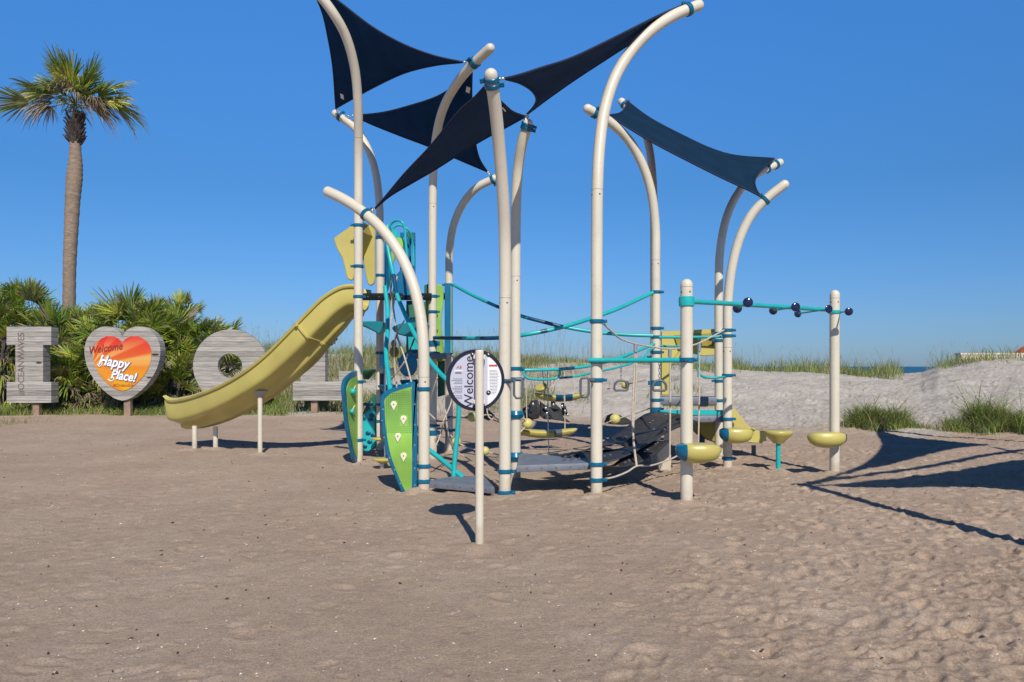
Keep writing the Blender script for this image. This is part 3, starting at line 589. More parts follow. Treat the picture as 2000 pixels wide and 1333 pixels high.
m = MB(); box(m, (W(450, 0, LY).x, LY + .17, .2), (.19, .16, .9)); m.build('support_post', postw, rO, smooth=False)
letter('letter_sign', 'slab letter L of grey planks seen between the slide and the tall posts', [(572, 783), (572, 746), (587, 746), (587, 672), (572, 672), (572, 640), (650, 640), (650, 672), (635, 672), (635, 746), (662, 746), (662, 725), (694, 725), (694, 783)], [(612, 782)])
# ------------------------------------------------------------------ distant houses
def wbox(name, x0, x1, y0_, y1, z0, z1, m, par):
    return box(MB(), ((x0 + x1) / 2, (y0_ + y1) / 2, (z0 + z1) / 2), (x1 - x0, y1 - y0_, z1 - z0)).build(name, m, par, smooth=False)
hY = 58.0
hs = thing('beach_house', (36.3, hY + .3, -2.9), 'low cream building just showing behind the grass on the right dune', 'house')
zt = H - (690 - HY) * hY / F; stucco = mat('cream_stucco', (.66, .55, .43), .8, .1, 1.5, .2, 10)
wbox('wall', 33.9, 38.6, hY, hY + .7, -3, zt - .12, stucco, hs); wbox('parapet', 33.85, 38.7, hY - .05, hY + .75, zt - .12, zt, mat('parapet_render', (.72, .62, .5), .8), hs)
for k in range(3): wbox('window', 34.7 + k * 1.3, 35.4 + k * 1.3, hY - .03, hY, -1.2, .4, mat('window_glass', (.05, .07, .09), .1), hs)
h2 = thing('beach_house', (44.3, hY + 3.6, -2.9), 'house at the right edge of which only the orange tiled roof shows', 'house')
tiles = mat('orange_tiles', (.62, .14, .05), .7, .2, 4, .8, 8); ze = H - (699 - HY) * 62 / F; zr = H - (684 - HY) * 62 / F
wbox('wall', 40.6, 48, 61, 62.3, -3, ze, stucco, h2)
MB().add([(40.25, 60.7, ze), (48.3, 60.7, ze), (48.3, 62.6, ze), (40.25, 62.6, ze), (41.2, 61.4, zr + .3), (46.5, 61.4, zr + .3), (46.5, 61.9, zr + .3), (41.2, 61.9, zr + .3)], [(0, 1, 5, 4), (1, 2, 6, 5), (2, 3, 7, 6), (3, 0, 4, 7), (4, 5, 6, 7), (3, 2, 1, 0)]).build('roof', tiles, h2, smooth=False)
wbox('window', 43, 44.2, 60.96, 61.0, -1.4, 0, MATS['window_glass'], h2)

# ------------------------------------------------------------------ climbing frame
RP = 0.0655
frame = thing('climbing_frame', (0.4, 10.3, 0), 'cream posted climbing frame with curved mast tops, teal rails, climbing panels and yellow slides', 'climbing frame')
def nearest(C, px, py):
    best = 0; bd = 1e9
    for i, p in enumerate(C):
        x = CX + p.x / p.y * F; y = HY - (p.z - H) / p.y * F; d = (x - px) ** 2 + (y - py) ** 2
        if d < bd: bd = d; best = i
    return best
def ring(mb, c, t, r, h, bulge=.0, tab=None):
    t = Vector(t).normalized(); b = min(.006, h * .2)
    lathe(mb, c, t, [(-h / 2, r + .001), (-h / 2, r + .008), (-h / 2 + b, r + .014 + bulge * .4), (0, r + .015 + bulge), (h / 2 - b, r + .014 + bulge * .4), (h / 2, r + .008), (h / 2, r + .001)], 28)
    if tab is not None:
        tb = Vector(tab).normalized(); tb = (tb - t * tb.dot(t)).normalized(); s = t.cross(tb); Mx = Matrix((tb, s, t)).transposed()
        box(mb, c + tb * (r + .028), (.05, .022, h * .8), Mx)
        for k in (-1, 1): lathe(mb, c + tb * (r + .034) + s * .018 * k - s * .004 * k, s * k, [(0, .009), (.008, .009), (.010, .006)], 8)
def post(base, Yb, pts, collars=(), seams=(), r=RP, label=None, parent=None, thick=()):
    """base=(px) of the upright at distance Yb; pts=[(px,py,Y)...] from just above the straight part to the tip"""
    b0 = W(base, 716, Yb); b0.z = -.12; P = [b0, Vector((b0.x, b0.y, .6))]
    first = W(*pts[0]) ; 
    C = [b0, Vector((b0.x, Yb, .35))] + crom([Vector((b0.x, Yb, .8))] + [W(*q) for q in pts], 9)
    mb = MB(); tube(mb, C, r, 28, 0, 'round'); 
    for (sx_, sy_) in seams:
        i = nearest(C[1:-1], sx_, sy_) + 1
        # exact height on the straight part
        a, c_ = C[i - 1], C[i + 1]; best = None
        for k in range(41):
            q = a.lerp(C[i], k / 20) if k <= 20 else C[i].lerp(c_, (k - 20) / 20); y = HY - (q.z - H) / q.y * F
            if best is None or abs(y - sy_) < best[0]: best = (abs(y - sy_), q)
        t_ = (c_ - a).normalized(); lathe(mb, best[1], t_, [(-.0018, r + .0004), (-.0015, r + .0008), (.0015, r + .0008), (.0018, r + .0004)], 28, 1)
        side = Vector((.35, -1, 0)).normalized(); lathe(mb, best[1] - t_ * .055 + side * r * .97, side, [(0, .011), (.004, .010), (.005, .005)], 10, 1)
        side = Vector((-.95, -.4, 0)).normalized(); lathe(mb, best[1] - t_ * .055 + side * r * .97, side, [(0, .011), (.004, .010), (.005, .005)], 10, 1)
    o = mb.build('post', [cream, seamm], parent or frame)
    if label: o['label'] = label
    def loc(cx_, cy_):
        best = None
        for i in range(1, len(C)):
            for k in range(9):
                q = C[i - 1].lerp(C[i], k / 8); x = CX + q.x / q.y * F; y = HY - (q.z - H) / q.y * F; d = (x - cx_) ** 2 + (y - cy_) ** 2
                if best is None or d < best[0]: best = (d, q, (C[i] - C[i - 1]).normalized())
        return best[1], best[2]
    for cdef in collars:
        cx_, cy_ = cdef[0], cdef[1]; tabd = cdef[2] if len(cdef) > 2 else (1, -.2, 0); hh_ = cdef[3] if len(cdef) > 3 else .045; bl = cdef[4] if len(cdef) > 4 else 0
        q, t_ = loc(cx_, cy_); m = MB(); ring(m, q, t_, r, hh_, bl, None if bl else tabd); m.build('collar', bluec, o)
    return o, loc
R_ = (1, -.2, 0); L_ = (-1, -.2, 0)
p1, l1 = post(700, 11.5, [(700, 420, 11.5), (700, 300, 11.4), (699, 200, 11.1), (692, 130, 10.85), (675, 70, 10.6), (650, 25, 10.4), (618, -15, 10.3), (575, -50, 10.25)],
    [(700, 442, L_), (700, 521, L_), (700, 578, R_), (700, 744, R_), (700, 858, R_), (597, -33, R_, .05)], [(700, 268)], label='cream mast bending left over the slide and out of the top of the photo')
p2, l2 = post(742, 13.1, [(742, 470, 13.1), (741, 400, 13.1), (734, 340, 13.2), (718, 290, 13.3), (695, 252, 13.4), (655, 222, 13.5)],
    [(742, 465, R_), (742, 538, R_), (741, 692, R_), (741, 790, L_), (740, 822, R_), (665, 229, R_, .06)], [(741, 700)])
p3, l3 = post(828, 8.95, [(828, 760, 8.95), (827, 680, 8.95), (820, 610, 9.0), (803, 545, 9.05), (777, 490, 9.15), (742, 444, 9.25), (700, 408, 9.4), (668, 388, 9.5), (641, 375, 9.6)],
    [(828, 760, L_), (828, 906, L_), (828, 944, L_), (714, 421, R_, .05)], [(828, 737)], label='low cream mast arching left over the climbing panels')
p4, l4 = post(845, 12.1, [(845, 400, 12.1), (847, 320, 12.0), (853, 262, 11.7), (866, 212, 11.3), (888, 170, 10.9), (918, 132, 10.5), (957, 95, 10.2)],
    [(845, 580, R_), (845, 610, R_), (845, 672, R_, .09), (845, 690, R_, .05), (845, 828, R_), (845, 846, R_, .08), (928, 124, L_, .09)], [(845, 398)])
p5, l5 = post(877, 13.2, [(877, 540, 13.2), (878, 490, 13.2), (886, 440, 13.1), (905, 397, 13.0), (933, 366, 12.8), (966, 349, 12.7)],
    [(877, 556, L_), (877, 815, R_), (877, 842, R_), (962, 350, R_, .05)], [(877, 560)])
p6, l6 = post(986, 8.5, [(986, 640, 8.5), (987, 560, 8.5), (986, 470, 8.42), (983, 390, 8.25), (977, 310, 8.05), (969, 225, 7.8), (959, 147, 7.55)],
    [(986, 743, R_), (986, 920, R_), (986, 960, R_), (963, 168, R_, .05), (961, 156, L_, .05)], [(987, 583)], label='tall cream mast at the front leaning towards the viewer')
p7, l7 = post(1007, 9.9, [(1007, 480, 9.9), (1008, 400, 9.85), (1012, 330, 9.75), (1020, 280, 9.6), (1031, 243, 9.5)],
    [(1007, 722, R_), (1007, 742, R_), (1007, 812, R_, .10, .03), (1007, 888, R_, .11, .03), (1029, 251, R_, .05), (1030, 244, R_, .04)], [(1007, 541)])
p8, l8 = post(1165, 8.65, [(1166, 440, 8.65), (1167, 360, 8.66), (1171, 285, 8.7), (1181, 215, 8.75), (1201, 153, 8.8), (1232, 102, 8.9), (1272, 60, 8.95), (1316, 31, 9.05), (1364, 11, 9.15)],
    [(1165, 628, R_), (1165, 704, R_), (1165, 742, R_), (1165, 908, R_), (1165, 936, R_), (1344, 19, L_, .06)], [(1166, 372)], label='tallest cream mast bending right to the top of the photo')
p10, l10 = post(1281, 11.4, [(1281, 520, 11.4), (1280, 440, 11.4), (1271, 372, 11.3), (1253, 318, 11.2), (1226, 272, 11.1), (1190, 238, 10.95), (1148, 213, 10.8)],
    [(1281, 571, R_), (1281, 640, R_), (1281, 659, R_), (1281, 690, R_), (1281, 748, L_, .08), (1281, 782, R_), (1281, 800, R_, .09), (1162, 222, R_, .07)], [(1281, 509)])
p10b, l10b = post(1277, 12.9, [(1277, 420, 12.9), (1275, 350, 12.95), (1268, 290, 13.05), (1256, 250, 13.15), (1238, 222, 13.25), (1214, 199, 13.35)], [(1277, 700, L_), (1220, 204, R_, .05)], [])
p11, l11 = post(1404, 12.2, [(1404, 560, 12.2), (1406, 495, 12.25), (1417, 432, 12.35), (1437, 385, 12.5), (1468, 347, 12.7), (1523, 318, 13.0)],
    [(1404, 650, L_), (1404, 664, L_), (1404, 745, L_), (1404, 782, L_), (1514, 321, L_, .06), (1497, 328, L_, .05)], [(1404, 588)])
p12, l12 = post(1421, 11.15, [(1421, 640, 11.15), (1422, 585, 11.15), (1430, 520, 11.1), (1445, 465, 11.05), (1468, 420, 11.0), (1498, 388, 10.95), (1532, 361, 10.9)],
    [(1421, 645, R_), (1421, 656, R_), (1421, 733, R_), (1421, 816, R_), (1421, 894, R_), (1497, 394, L_, .05)], [(1421, 679)])
p9, l9 = post(1341, 8.18, [(1341, 720, 8.18), (1341, 640, 8.18), (1341, 557, 8.18)], [(1341, 704, R_)], [(1341, 561)], label='short round topped cream post carrying the overhead bar')
p13, l13 = post(1630, 10.5, [(1630, 720, 10.5), (1630, 650, 10.5), (1630.5, 576, 10.5)], [], [(1630, 583)], label='short round topped cream post at the far end of the overhead bar')
def rail(name, pts, r, parent=frame, m=teal, dark=(), n=10, extra=None, label=None):
    C = crom([W(*q) for q in pts], n)
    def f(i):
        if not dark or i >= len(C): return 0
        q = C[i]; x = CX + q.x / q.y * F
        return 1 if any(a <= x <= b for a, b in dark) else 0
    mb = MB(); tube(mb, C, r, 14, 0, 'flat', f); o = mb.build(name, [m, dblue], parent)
    if label: o['label'] = label
    return o
# overhead beam with hand discs
bm_ = rail('overhead_bar', [(1344, 589, 8.12), (1500, 598, 9.25), (1622, 606, 10.35)], .027)
m = MB(); ring(m, l9(1341, 589)[0], (0, 0, 1), RP, .105, .004, (.75, .6, 0)); m.build('bar_collar', teal, bm_); m = MB(); ring(m, l13(1630, 610)[0], (0, 0, 1), RP, .05, .002, (-.7, -.6, 0)); m.build('bar_collar', teal, bm_)
for (a, b_) in (((1440, 603, 9.05), (1461, 591, 8.25)), ((1510, 607, 9.75), (1554, 600, 9.05)), ((1558, 613, 10.45), (1619, 604, 9.85)), ((1628, 611, 10.75), (1658, 609, 10.15))):
    A, B = W(*a), W(*b_); m = MB(); tube(m, [A, B], .011, 10)
    g = m.build('grip_bar', teal, bm_); d = (B - A).normalized()
    for q, s_ in ((A, -1), (B, 1)):
        if s_ == -1 and a[0] == 1628: continue
        m = MB(); lathe(m, q, d * s_, [(-.018, .012), (-.014, .040), (-.005, .054), (.006, .052), (.014, .038), (.018, .012)], 24); m.build('hand_disc', navy, bm_)
rail('balance_beam', [(1150, 704, 8.58), (1250, 704, 8.4), (1350, 704, 8.12)], .027)
m = MB(); ring(m, l9(1341, 704)[0], (0, 0, 1), RP + .003, .05, 0, (-.3, -1, 0)); m.build('beam_collar', bluec, bm_)
R1 = [(884, 556, 13.1), (925, 578, 12.6), (973, 600, 12.0), (1019, 618, 11.4), (1060, 629, 11.3), (1097, 638, 11.3), (1155, 648, 11.3), (1220, 654, 11.35), (1275, 656, 11.35)]
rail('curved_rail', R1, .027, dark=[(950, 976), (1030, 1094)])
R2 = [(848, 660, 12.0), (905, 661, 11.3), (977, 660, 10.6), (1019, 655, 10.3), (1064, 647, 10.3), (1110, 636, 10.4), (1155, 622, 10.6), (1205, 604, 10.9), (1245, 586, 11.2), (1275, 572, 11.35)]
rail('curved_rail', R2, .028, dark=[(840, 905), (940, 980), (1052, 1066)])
rail('hand_rail', [(1012, 723, 9.9), (1055, 723, 9.95), (1100, 721, 10.1), (1152, 715, 10.3), (1205, 701, 10.8), (1250, 684, 11.2), (1278, 672, 11.35)], .021, dark=[(1100, 1116)])
rail('hand_rail', [(1093, 722, 10.1), (1093, 732, 10.1), (1086, 739, 10.1), (1040, 741, 9.95), (1028, 738, 9.9), (1023, 729, 9.9), (1022, 722, 9.9)], .016)
rail('hand_rail', [(1093, 739, 10.1), (1120, 736, 10.2), (1155, 729, 10.4), (1210, 717, 10.8), (1245, 705, 11.1), (1262, 694, 11.2), (1268, 684, 11.3), (1278, 680, 11.35)], .015, dark=[(1100, 1116)])
rail('cross_rail', [(1285, 659, 11.35), (1350, 659, 11.25), (1415, 658, 11.15)], .021)
rail('cross_rail', [(1285, 676, 11.35), (1320, 677, 11.7), (1370, 673, 12.1)], .017)
rail('upright_rail', [(1364, 660, 11.3), (1364, 700, 11.3), (1364, 737, 11.3)], .014)
rail('cross_rail', [(1366, 731, 11.3), (1376, 737, 11.2), (1400, 738, 11.15), (1418, 736, 11.1)], .018)
# ------------------------------------------------------------------ decks
def deck(name, P, th, label, top=deckm, slots=False):
    P = [Vector(p) for p in P]; r_ = MB(); plate(r_, [p - Vector((0, 0, th / 2)) for p in P], (0, 0, 1), th, 0, .008); o = r_.build(name, top, frame)
    if label: o['label'] = label
    a, b_ = P[0], P[1]; d = (b_ - a); n_ = d.cross(Vector((0, 0, 1))).normalized(); L_d = d.length; k = 0; m = MB()
    while .12 + k * .17 < L_d - .05:
        q = a + d.normalized() * (.12 + k * .17) - Vector((0, 0, th * .5)); m = MB(); n2 = n_ if n_.y < 0 else -n_; lathe(m, q + n2 * .0005, n2, [(0, .010), (.003, .009)], 8); m.build('bolt', seamm, o); k += 1
    c = sum(P, Vector()) / len(P); m = MB(); zz = c.z + .0015   # perforation rows
    if slots:
        from mathutils.geometry import intersect_point_tri_2d
        xs = [p.x for p in P]; ys = [p.y for p in P]; y = min(ys) + .05
        while y < max(ys):
            x = min(xs) + .05
            while x < max(xs):
                inside = False; j = len(P) - 1
                for i in range(len(P)):
                    if (P[i].y > y) != (P[j].y > y) and x < (P[j].x - P[i].x) * (y - P[i].y) / (P[j].y - P[i].y) + P[i].x: inside = not inside
                    j = i
                if inside: m.add([(x - .012, y - .006, zz), (x + .012, y - .006, zz), (x + .012, y + .006, zz), (x - .012, y + .006, zz)], [(0, 1, 2, 3)])
                x += .045
            y += .04
        if m.v: m.build('slots', seamm, o, smooth=False)
    return o
deck('deck', [G(834, 940, .115), G(966, 952, .115), G(946, 930, .115), G(885, 930, .115)], .075, 'low grey metal deck at the front left')
deck('deck', [G(1009, 910, .35), G(1153, 905, .35), G(1150, 896, .35), (.12, 9.75, .35), (.08, 9.5, .35)], .075, 'grey metal deck step between the two central masts')
Yd = 2.53
deck('deck', [W(703, 573, 11.7), W(842, 573, 12.0), W(870, 573, 13.2), W(745, 573, 13.0)], .11, 'high dark deck at the head of the slide', deckd)
deck('deck', [W(835, 690, 11.6), W(872, 690, 11.8), W(880, 690, 13.0), W(800, 690, 13.0), W(806, 690, 11.9)], .09, 'middle grey deck behind the low mast')
deck('deck', [W(1290, 776, 11.9), W(1400, 776, 11.9), W(1398, 774, 13.0), W(1290, 774, 13.0)], .12, 'upper grey deck under the yellow arch')
deck('deck', [W(1300, 812, 11.3), W(1418, 812, 11.2), W(1412, 806, 12.2), W(1292, 806, 12.2)], .10, 'lower grey deck beside the rubber bridge')
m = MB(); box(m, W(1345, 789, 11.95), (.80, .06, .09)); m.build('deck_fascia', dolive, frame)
m = MB(); box(m, W(1352, 806, 11.25), (.95, .03, .07)); m.build('deck_edging', teal, frame)
for q in ((1371, 830), (1302, 850)): m = MB(); tube(m, [W(q[0], 812, 12.3), Vector((W(q[0], 812, 12.3).x, 12.3, -.1))], .045, 16); m.build('deck_leg', dblue if q[0] > 1350 else cream, frame)
m = MB(); box(m, (W(1297, 0, 10.9).x, 10.9, .12), (.17, .12, .5)); m.build('footing_post', cream, frame, smooth=False)
# ------------------------------------------------------------------ slides
def sweep(mb, N, prof, scl, m=0, up_tilt=None):
    fr = []; n = len(N)
    for i in range(n):
        t = (N[min(i + 1, n - 1)] - N[max(i - 1, 0)]).normalized(); s = t.cross(Vector((0, 0, 1))).normalized(); u = s.cross(t).normalized(); fr.append((s, u))
    o = len(mb.v); k = len(prof)
    for p, (s, u), sc_ in zip(N, fr, scl):
        for a, b_ in prof: mb.v.append(tuple(p + s * a + u * (b_ * sc_)))
    for i in range(n - 1):
        for j in range(k): j2 = (j + 1) % k; mb.f.append((o + i * k + j, o + (i + 1) * k + j, o + (i + 1) * k + j2, o + i * k + j2)); mb.m.append(m)
    mb.f.append(tuple(o + j for j in range(k))); mb.m.append(m); mb.f.append(tuple(o + (n - 1) * k + j for j in reversed(range(k)))); mb.m.append(m)
PR = [(-.04, -.01), (-.058, -.03), (-.045, -.055), (-.014, -.06), (-.014, -.12), (-.010, -.20), (.0, -.26), (.014, -.29), (.045, -.31), (.14, -.335), (.27, -.375), (.29, -.415), (.31, -.43), (.50, -.43), (.52, -.415), (.54, -.375), (.66, -.335), (.77, -.31), (.79, -.29), (.80, -.26), (.81, -.2), (.812, -.06), (.845, -.055), (.858, -.03), (.84, -.01), (.80, 0), (.782, -.03), (.778, -.18), (.76, -.24), (.66, -.29), (.54, -.33), (.26, -.33), (.14, -.29), (.04, -.24), (.02, -.18), (.018, -.03), (0, 0)]
NP = [(706, 557, 11.72), (690, 555, 11.72), (665, 558, 11.72), (632, 577, 11.74), (600, 608, 11.8), (560, 650, 11.92), (520, 690, 12.1), (480, 722, 12.3), (440, 746, 12.6), (400, 763, 12.95), (360, 775, 13.35), (335, 777, 13.6), (324, 772, 13.72)]
C = crom([W(*q) for q in NP], 8); k = len(C); scl = [1.05 + .40 * max(0, (i / k - .62) / .38) for i in range(k)]; scl[-6:] = [scl[-6] * (1 - .10 * j) for j in range(6)]
mb = MB(); sweep(mb, C, PR, scl); slide = mb.build('slide', olive, frame, angle=42); slide['label'] = 'long yellow slide curving down to the left from the high deck'
PF = [(a * 1.0 + (.03 if a > .4 else -.03), b_ - .03) for a, b_ in PR]
i0 = nearest(C, 583, 632)
mb = MB(); sweep(mb, [C[i0], C[i0] + (C[i0 + 1] - C[i0]).normalized() * .03], PF, [1, 1]); mb.build('joint_flange', olive, slide)
for (x_, yt, yb, Y_, r_) in ((380, 836, 878, 13.4, .042), (421, 838, 876, 13.5, .042), (508, 772, 893, 12.5, .038)):
    T_ = W(x_, yt - 4, Y_); m = MB(); tube(m, [Vector((T_.x, T_.y, -.1)), T_], r_, 18); m.build('leg', cream, slide)
T_ = W(508, 776, 12.5); m = MB(); lathe(m, T_, (0, 0, 1), [(-.01, .045), (.02, .055), (.07, .12), (.10, .16), (.11, .16)], 24); m.build('leg_bracket', mat('bracket_grey', (.35, .34, .32), .5), slide)
# short slide at the right
s2 = None
wall2 = [(1426, 799), (1434, 798), (1447, 815), (1458, 829), (1470, 839), (1482, 842), (1498, 842), (1496, 856), (1488, 866), (1470, 866), (1452, 863), (1440, 852), (1430, 835)]
for (yy, nm) in ((12.35, 'slide_wall'), (12.95, 'slide_wall')):
    P_ = [W(a, b_, 12.35) + Vector((0, yy - 12.35, 0)) for a, b_ in wall2]; m = MB(); plate(m, P_, (0, 1, 0), .04, 0, .012)
    if s2 is None: s2 = m.build('slide', olive, frame); s2['label'] = 'short low yellow slide heading right behind the stepping pods'
    else: m.build(nm, olive, s2)
m = MB(); fl_ = [W(a, b_, 12.37) + Vector((0, .0, 0)) for a, b_ in ((1405, 806), (1425, 815), (1440, 838), (1455, 853), (1475, 860), (1497, 858))]; vs = [p for p in fl_] + [p + Vector((0, .56, 0)) for p in fl_]; m.add(vs, [(i, i + 1, i + 7, i + 6) for i in range(5)]); fo = m.build('chute', olive, s2); md = fo.modifiers.new('t', 'SOLIDIFY'); md.thickness = .03
m = MB(); box(m, (W(1472, 0, 12.6).x, 12.6, .03), (.06, .05, .25)); m.build('leg', dmetal, s2, smooth=False)
# solid underside of the short slide, shade put into its darker olive
m = MB(); plate(m, smooth_loop([W(1357, 816, 12.45), W(1402, 812, 12.45), W(1403, 861, 12.45), W(1385, 861, 12.45), W(1368, 852, 12.45), W(1357, 838, 12.45)], 4), (0, 1, 0), .5, 0, .02); m.build('slide_underside', dolive, frame)
# ------------------------------------------------------------------ panels
def leafpanel(name, outer, inner, nrm, ym, rim=bluec, face=green, label=None, holds=(), hm_=pale, perf=False):
    """outer / inner: photo outline; ym(px) gives the distance of the panel plane"""
    O = smooth_loop([W(a, b_, ym(a)) for a, b_ in outer], 4) if len(outer) > 5 else [W(a, b_, ym(a)) for a, b_ in outer]; m = MB(); plate(m, O, nrm, .05, 0, .012); o = m.build(name, rim, frame)
    if label: o['label'] = label
    n_ = Vector(nrm).normalized(); I = smooth_loop([W(a, b_, ym(a)) + n_ * .028 for a, b_ in inner], 4); m = MB(); plate(m, I, nrm, .008); f = m.build('face', face, o)
    return o
ynear = lambda px: 8.93
pn = leafpanel('climbing_panel', [(743, 790), (743, 776), (750, 767), (765, 759), (786, 751), (804, 746), (812, 748), (814, 756), (814, 960), (800, 966), (786, 963), (773, 934), (757, 894), (747, 845)],
    [(752, 795), (752, 781), (764, 769), (785, 761), (803, 757), (805, 765), (805, 958), (797, 962), (790, 955), (777, 925), (764, 889), (755, 840)], (0, -1, 0), ynear, label='front leaf shaped green climbing panel with a blue rim and pale grips')
for (a, b_) in ((770, 790), (789, 818), (778, 852), (789, 890)):
    c = W(a, b_, 8.93) - Vector((0, .032, 0)); s_ = .038; pts = [Vector((math.sin(t_) * s_, 0, math.cos(t_) * s_)) for t_ in [k * math.pi / 8 - math.pi * .62 for k in range(0, 11)]]; pts.append(Vector((0, 0, -s_ * 2.0)))
    m = MB(); plate(m, [c + q for q in pts], (0, 1, 0), .03, 0, .008); h_ = m.build('grip', pale, pn); m = MB(); lathe(m, c - Vector((0, .014, 0)), (0, -1, 0), [(0, .009), (.004, .008)], 8); m.build('bolt', dmetal, pn)
m = MB()
for i in range(13):
    for j in range(24):
        px = 755 + i * 4; py = 762 + j * 3.6
        if py > 850 or py < 761 + (803 - px) * .20 + 1: continue
        if any(abs(px - a) < 7 and -8 < py - b_ < 14 for a, b_ in ((770, 790), (789, 818))): continue
        c = W(px, py, 8.93 - .0335); lathe(m, c, (0, -1, 0), [(0, .0062), (.0006, .006)], 6)
m.build('holes', dgreen, pn, smooth=False)
m = MB()
for (a, b_) in ((748, 800), (746, 822), (750, 855), (761, 895), (771, 918), (782, 945), (775, 757), (795, 750), (810, 790), (810, 830), (810, 870), (810, 915), (810, 948)): m = MB(); lathe(m, W(a, b_, 8.93 - .025), (0, -1, 0), [(0, .009), (.005, .008), (.006, .003)], 8); m.build('bolt', metal, pn)
yleft = lambda px: 10.95 + (px - 669) * (.55 / 29)
nl = (W(698, 800, yleft(698)) - W(669, 800, yleft(669))).cross(Vector((0, 0, 1))).normalized(); nl = nl if nl.y < 0 else -nl
pl_ = leafpanel('climbing_panel', [(669, 770), (669, 752), (673, 739), (684, 729), (693, 725), (698, 730), (698, 800), (698, 893), (694, 903), (689, 899), (683, 872), (675, 830)],
    [(674, 772), (674, 758), (680, 744), (691, 737), (695, 742), (695, 800), (695, 886), (692, 892), (686, 870), (678, 825)], nl, yleft, label='narrow leaf shaped green climbing panel under the slide end, with round teal grips')
for (a, b_, r_) in ((682, 765, .048), (680, 804, .036)):
    c = W(a, b_, yleft(a)) + nl * .06; m = MB(); ball(m, c, r_); m.build('ball_grip', teal, pl_); m = MB(); tube(m, [c + Vector((.01, .0, .03)), c + Vector((.04, -.01, .085))], .009, 8); m.build('grip_bolt', pale, pl_)
# teal rock wall low behind
yt_ = lambda px: 12.2
pw = leafpanel('climbing_panel', [(707, 815), (712, 800), (722, 782), (733, 770), (735, 800), (735, 840), (735, 874), (722, 879), (709, 881), (707, 850)], [(709, 820), (714, 808), (731, 798), (732, 840), (732, 871), (710, 877)], (0, -1, 0), yt_, dgreen, teal, 'teal climbing wall with dark hand holes between the two green panels')
m = MB()
for (a, b_) in ((726, 812), (724, 820), (719, 846), (722, 863), (712, 872), (729, 850), (718, 798), (724, 788), (714, 790)):
    ball(m, W(a, b_, 12.15), .035, 0, 1.2, .35, .8)
m.build('hand_holes', dblue, pw)
# yellow hood over the slide head
def pp(name, pts, Yf, nrm, th, m_, bev=.01, sm=4, label=None, parent=frame):
    P = [W(a, b_, Yf(a, b_) if callable(Yf) else Yf) for a, b_ in pts]; P = smooth_loop(P, sm) if sm else P; m = MB(); plate(m, P, nrm, th, 0, bev); o = m.build(name, m_, parent)
    if label: o['label'] = label
    return o
hood = pp('hood', [(702, 431), (692, 438), (672, 452), (655, 464), (653, 470), (659, 488), (668, 503), (674, 525), (677, 540), (682, 547), (690, 547), (694, 530), (699, 500), (703, 470)], 11.75, (0, 1, 0), .05, olive, .012, 2, 'pointed yellow hood over the head of the slide')
pp('hood_wing', [(714, 446), (722, 441), (732, 446), (733, 480), (733, 520), (733, 548), (728, 557), (720, 557), (715, 540), (710, 512), (709, 502), (716, 482), (727, 462)], 12.3, (0, 1, 0), .05, olive, .012, 2, parent=hood)
m = MB(); A = [W(690, 446, 11.75), W(703, 432, 11.75), W(718, 440, 12.3), W(727, 463, 12.3), W(709, 505, 12.3), W(703, 478, 11.75)]
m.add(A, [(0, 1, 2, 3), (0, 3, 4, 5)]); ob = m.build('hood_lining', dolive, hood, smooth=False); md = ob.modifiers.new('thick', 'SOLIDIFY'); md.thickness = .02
# yellow arch over the right deck
ar = pp('arch_panel', [(1291, 648), (1400, 643), (1400, 682), (1372, 680), (1345, 681), (1326, 688), (1314, 702), (1307, 725), (1305, 772), (1291, 772)], 12.35, (0, 1, 0), .08, olive, .012, 0, 'yellow arched panel behind the right hand rails')
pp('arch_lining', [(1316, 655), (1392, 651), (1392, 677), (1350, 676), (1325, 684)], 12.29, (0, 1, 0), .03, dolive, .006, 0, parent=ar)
pp('arch_panel', [(1302, 660), (1398, 656), (1398, 694), (1372, 696), (1350, 690), (1325, 700), (1312, 712)], 13.1, (0, 1, 0), .05, olive, .01, 0)
# green / blue tall panels behind the middle masts
pp('side_panel', [(832, 560), (850, 556), (862, 557), (866, 566), (866, 590), (863, 612), (862, 640), (866, 670), (864, 704), (856, 706), (836, 706), (832, 640)], 12.45, (0, 1, 0), .05, green, .012, 2, 'bright green wavy panel behind the middle mast')
pp('side_panel', [(829, 558), (845, 552), (845, 580), (829, 580)], 12.4, (0, 1, 0), .05, dgreen, .01, 0)
pp('side_panel', [(855, 705), (869, 705), (869, 772), (855, 776)], 12.6, (0, 1, 0), .05, dgreen, .01, 0, 'dark green lower panel behind the sign')
pp('side_panel', [(869, 556), (884, 556), (884, 692), (876, 697), (869, 692)], 12.95, (0.25, 1, 0), .05, bpanel, .01, 0, 'tall narrow blue panel left of the curved rails')
pp('side_panel', [(879, 560), (884, 560), (884, 690), (879, 690)], 12.90, (0, 1, 0), .03, mat('grey_teal_panel', (.10, .26, .26), .5), .005, 0)
pp('side_panel', [(835, 700), (853, 700), (853, 786), (835, 786)], 12.5, (0, 1, 0), .06, mat('shaded_mast_grey', (.20, .20, .19), .6, .2), .01, 0)  # added grey plate, its colour stands for the shade on the lower mast
m = MB(); ball(m, W(797, 712, 11.6), .17, 0, .85, .25, 1.1); m.build('lookout_disc', disc_b, frame)
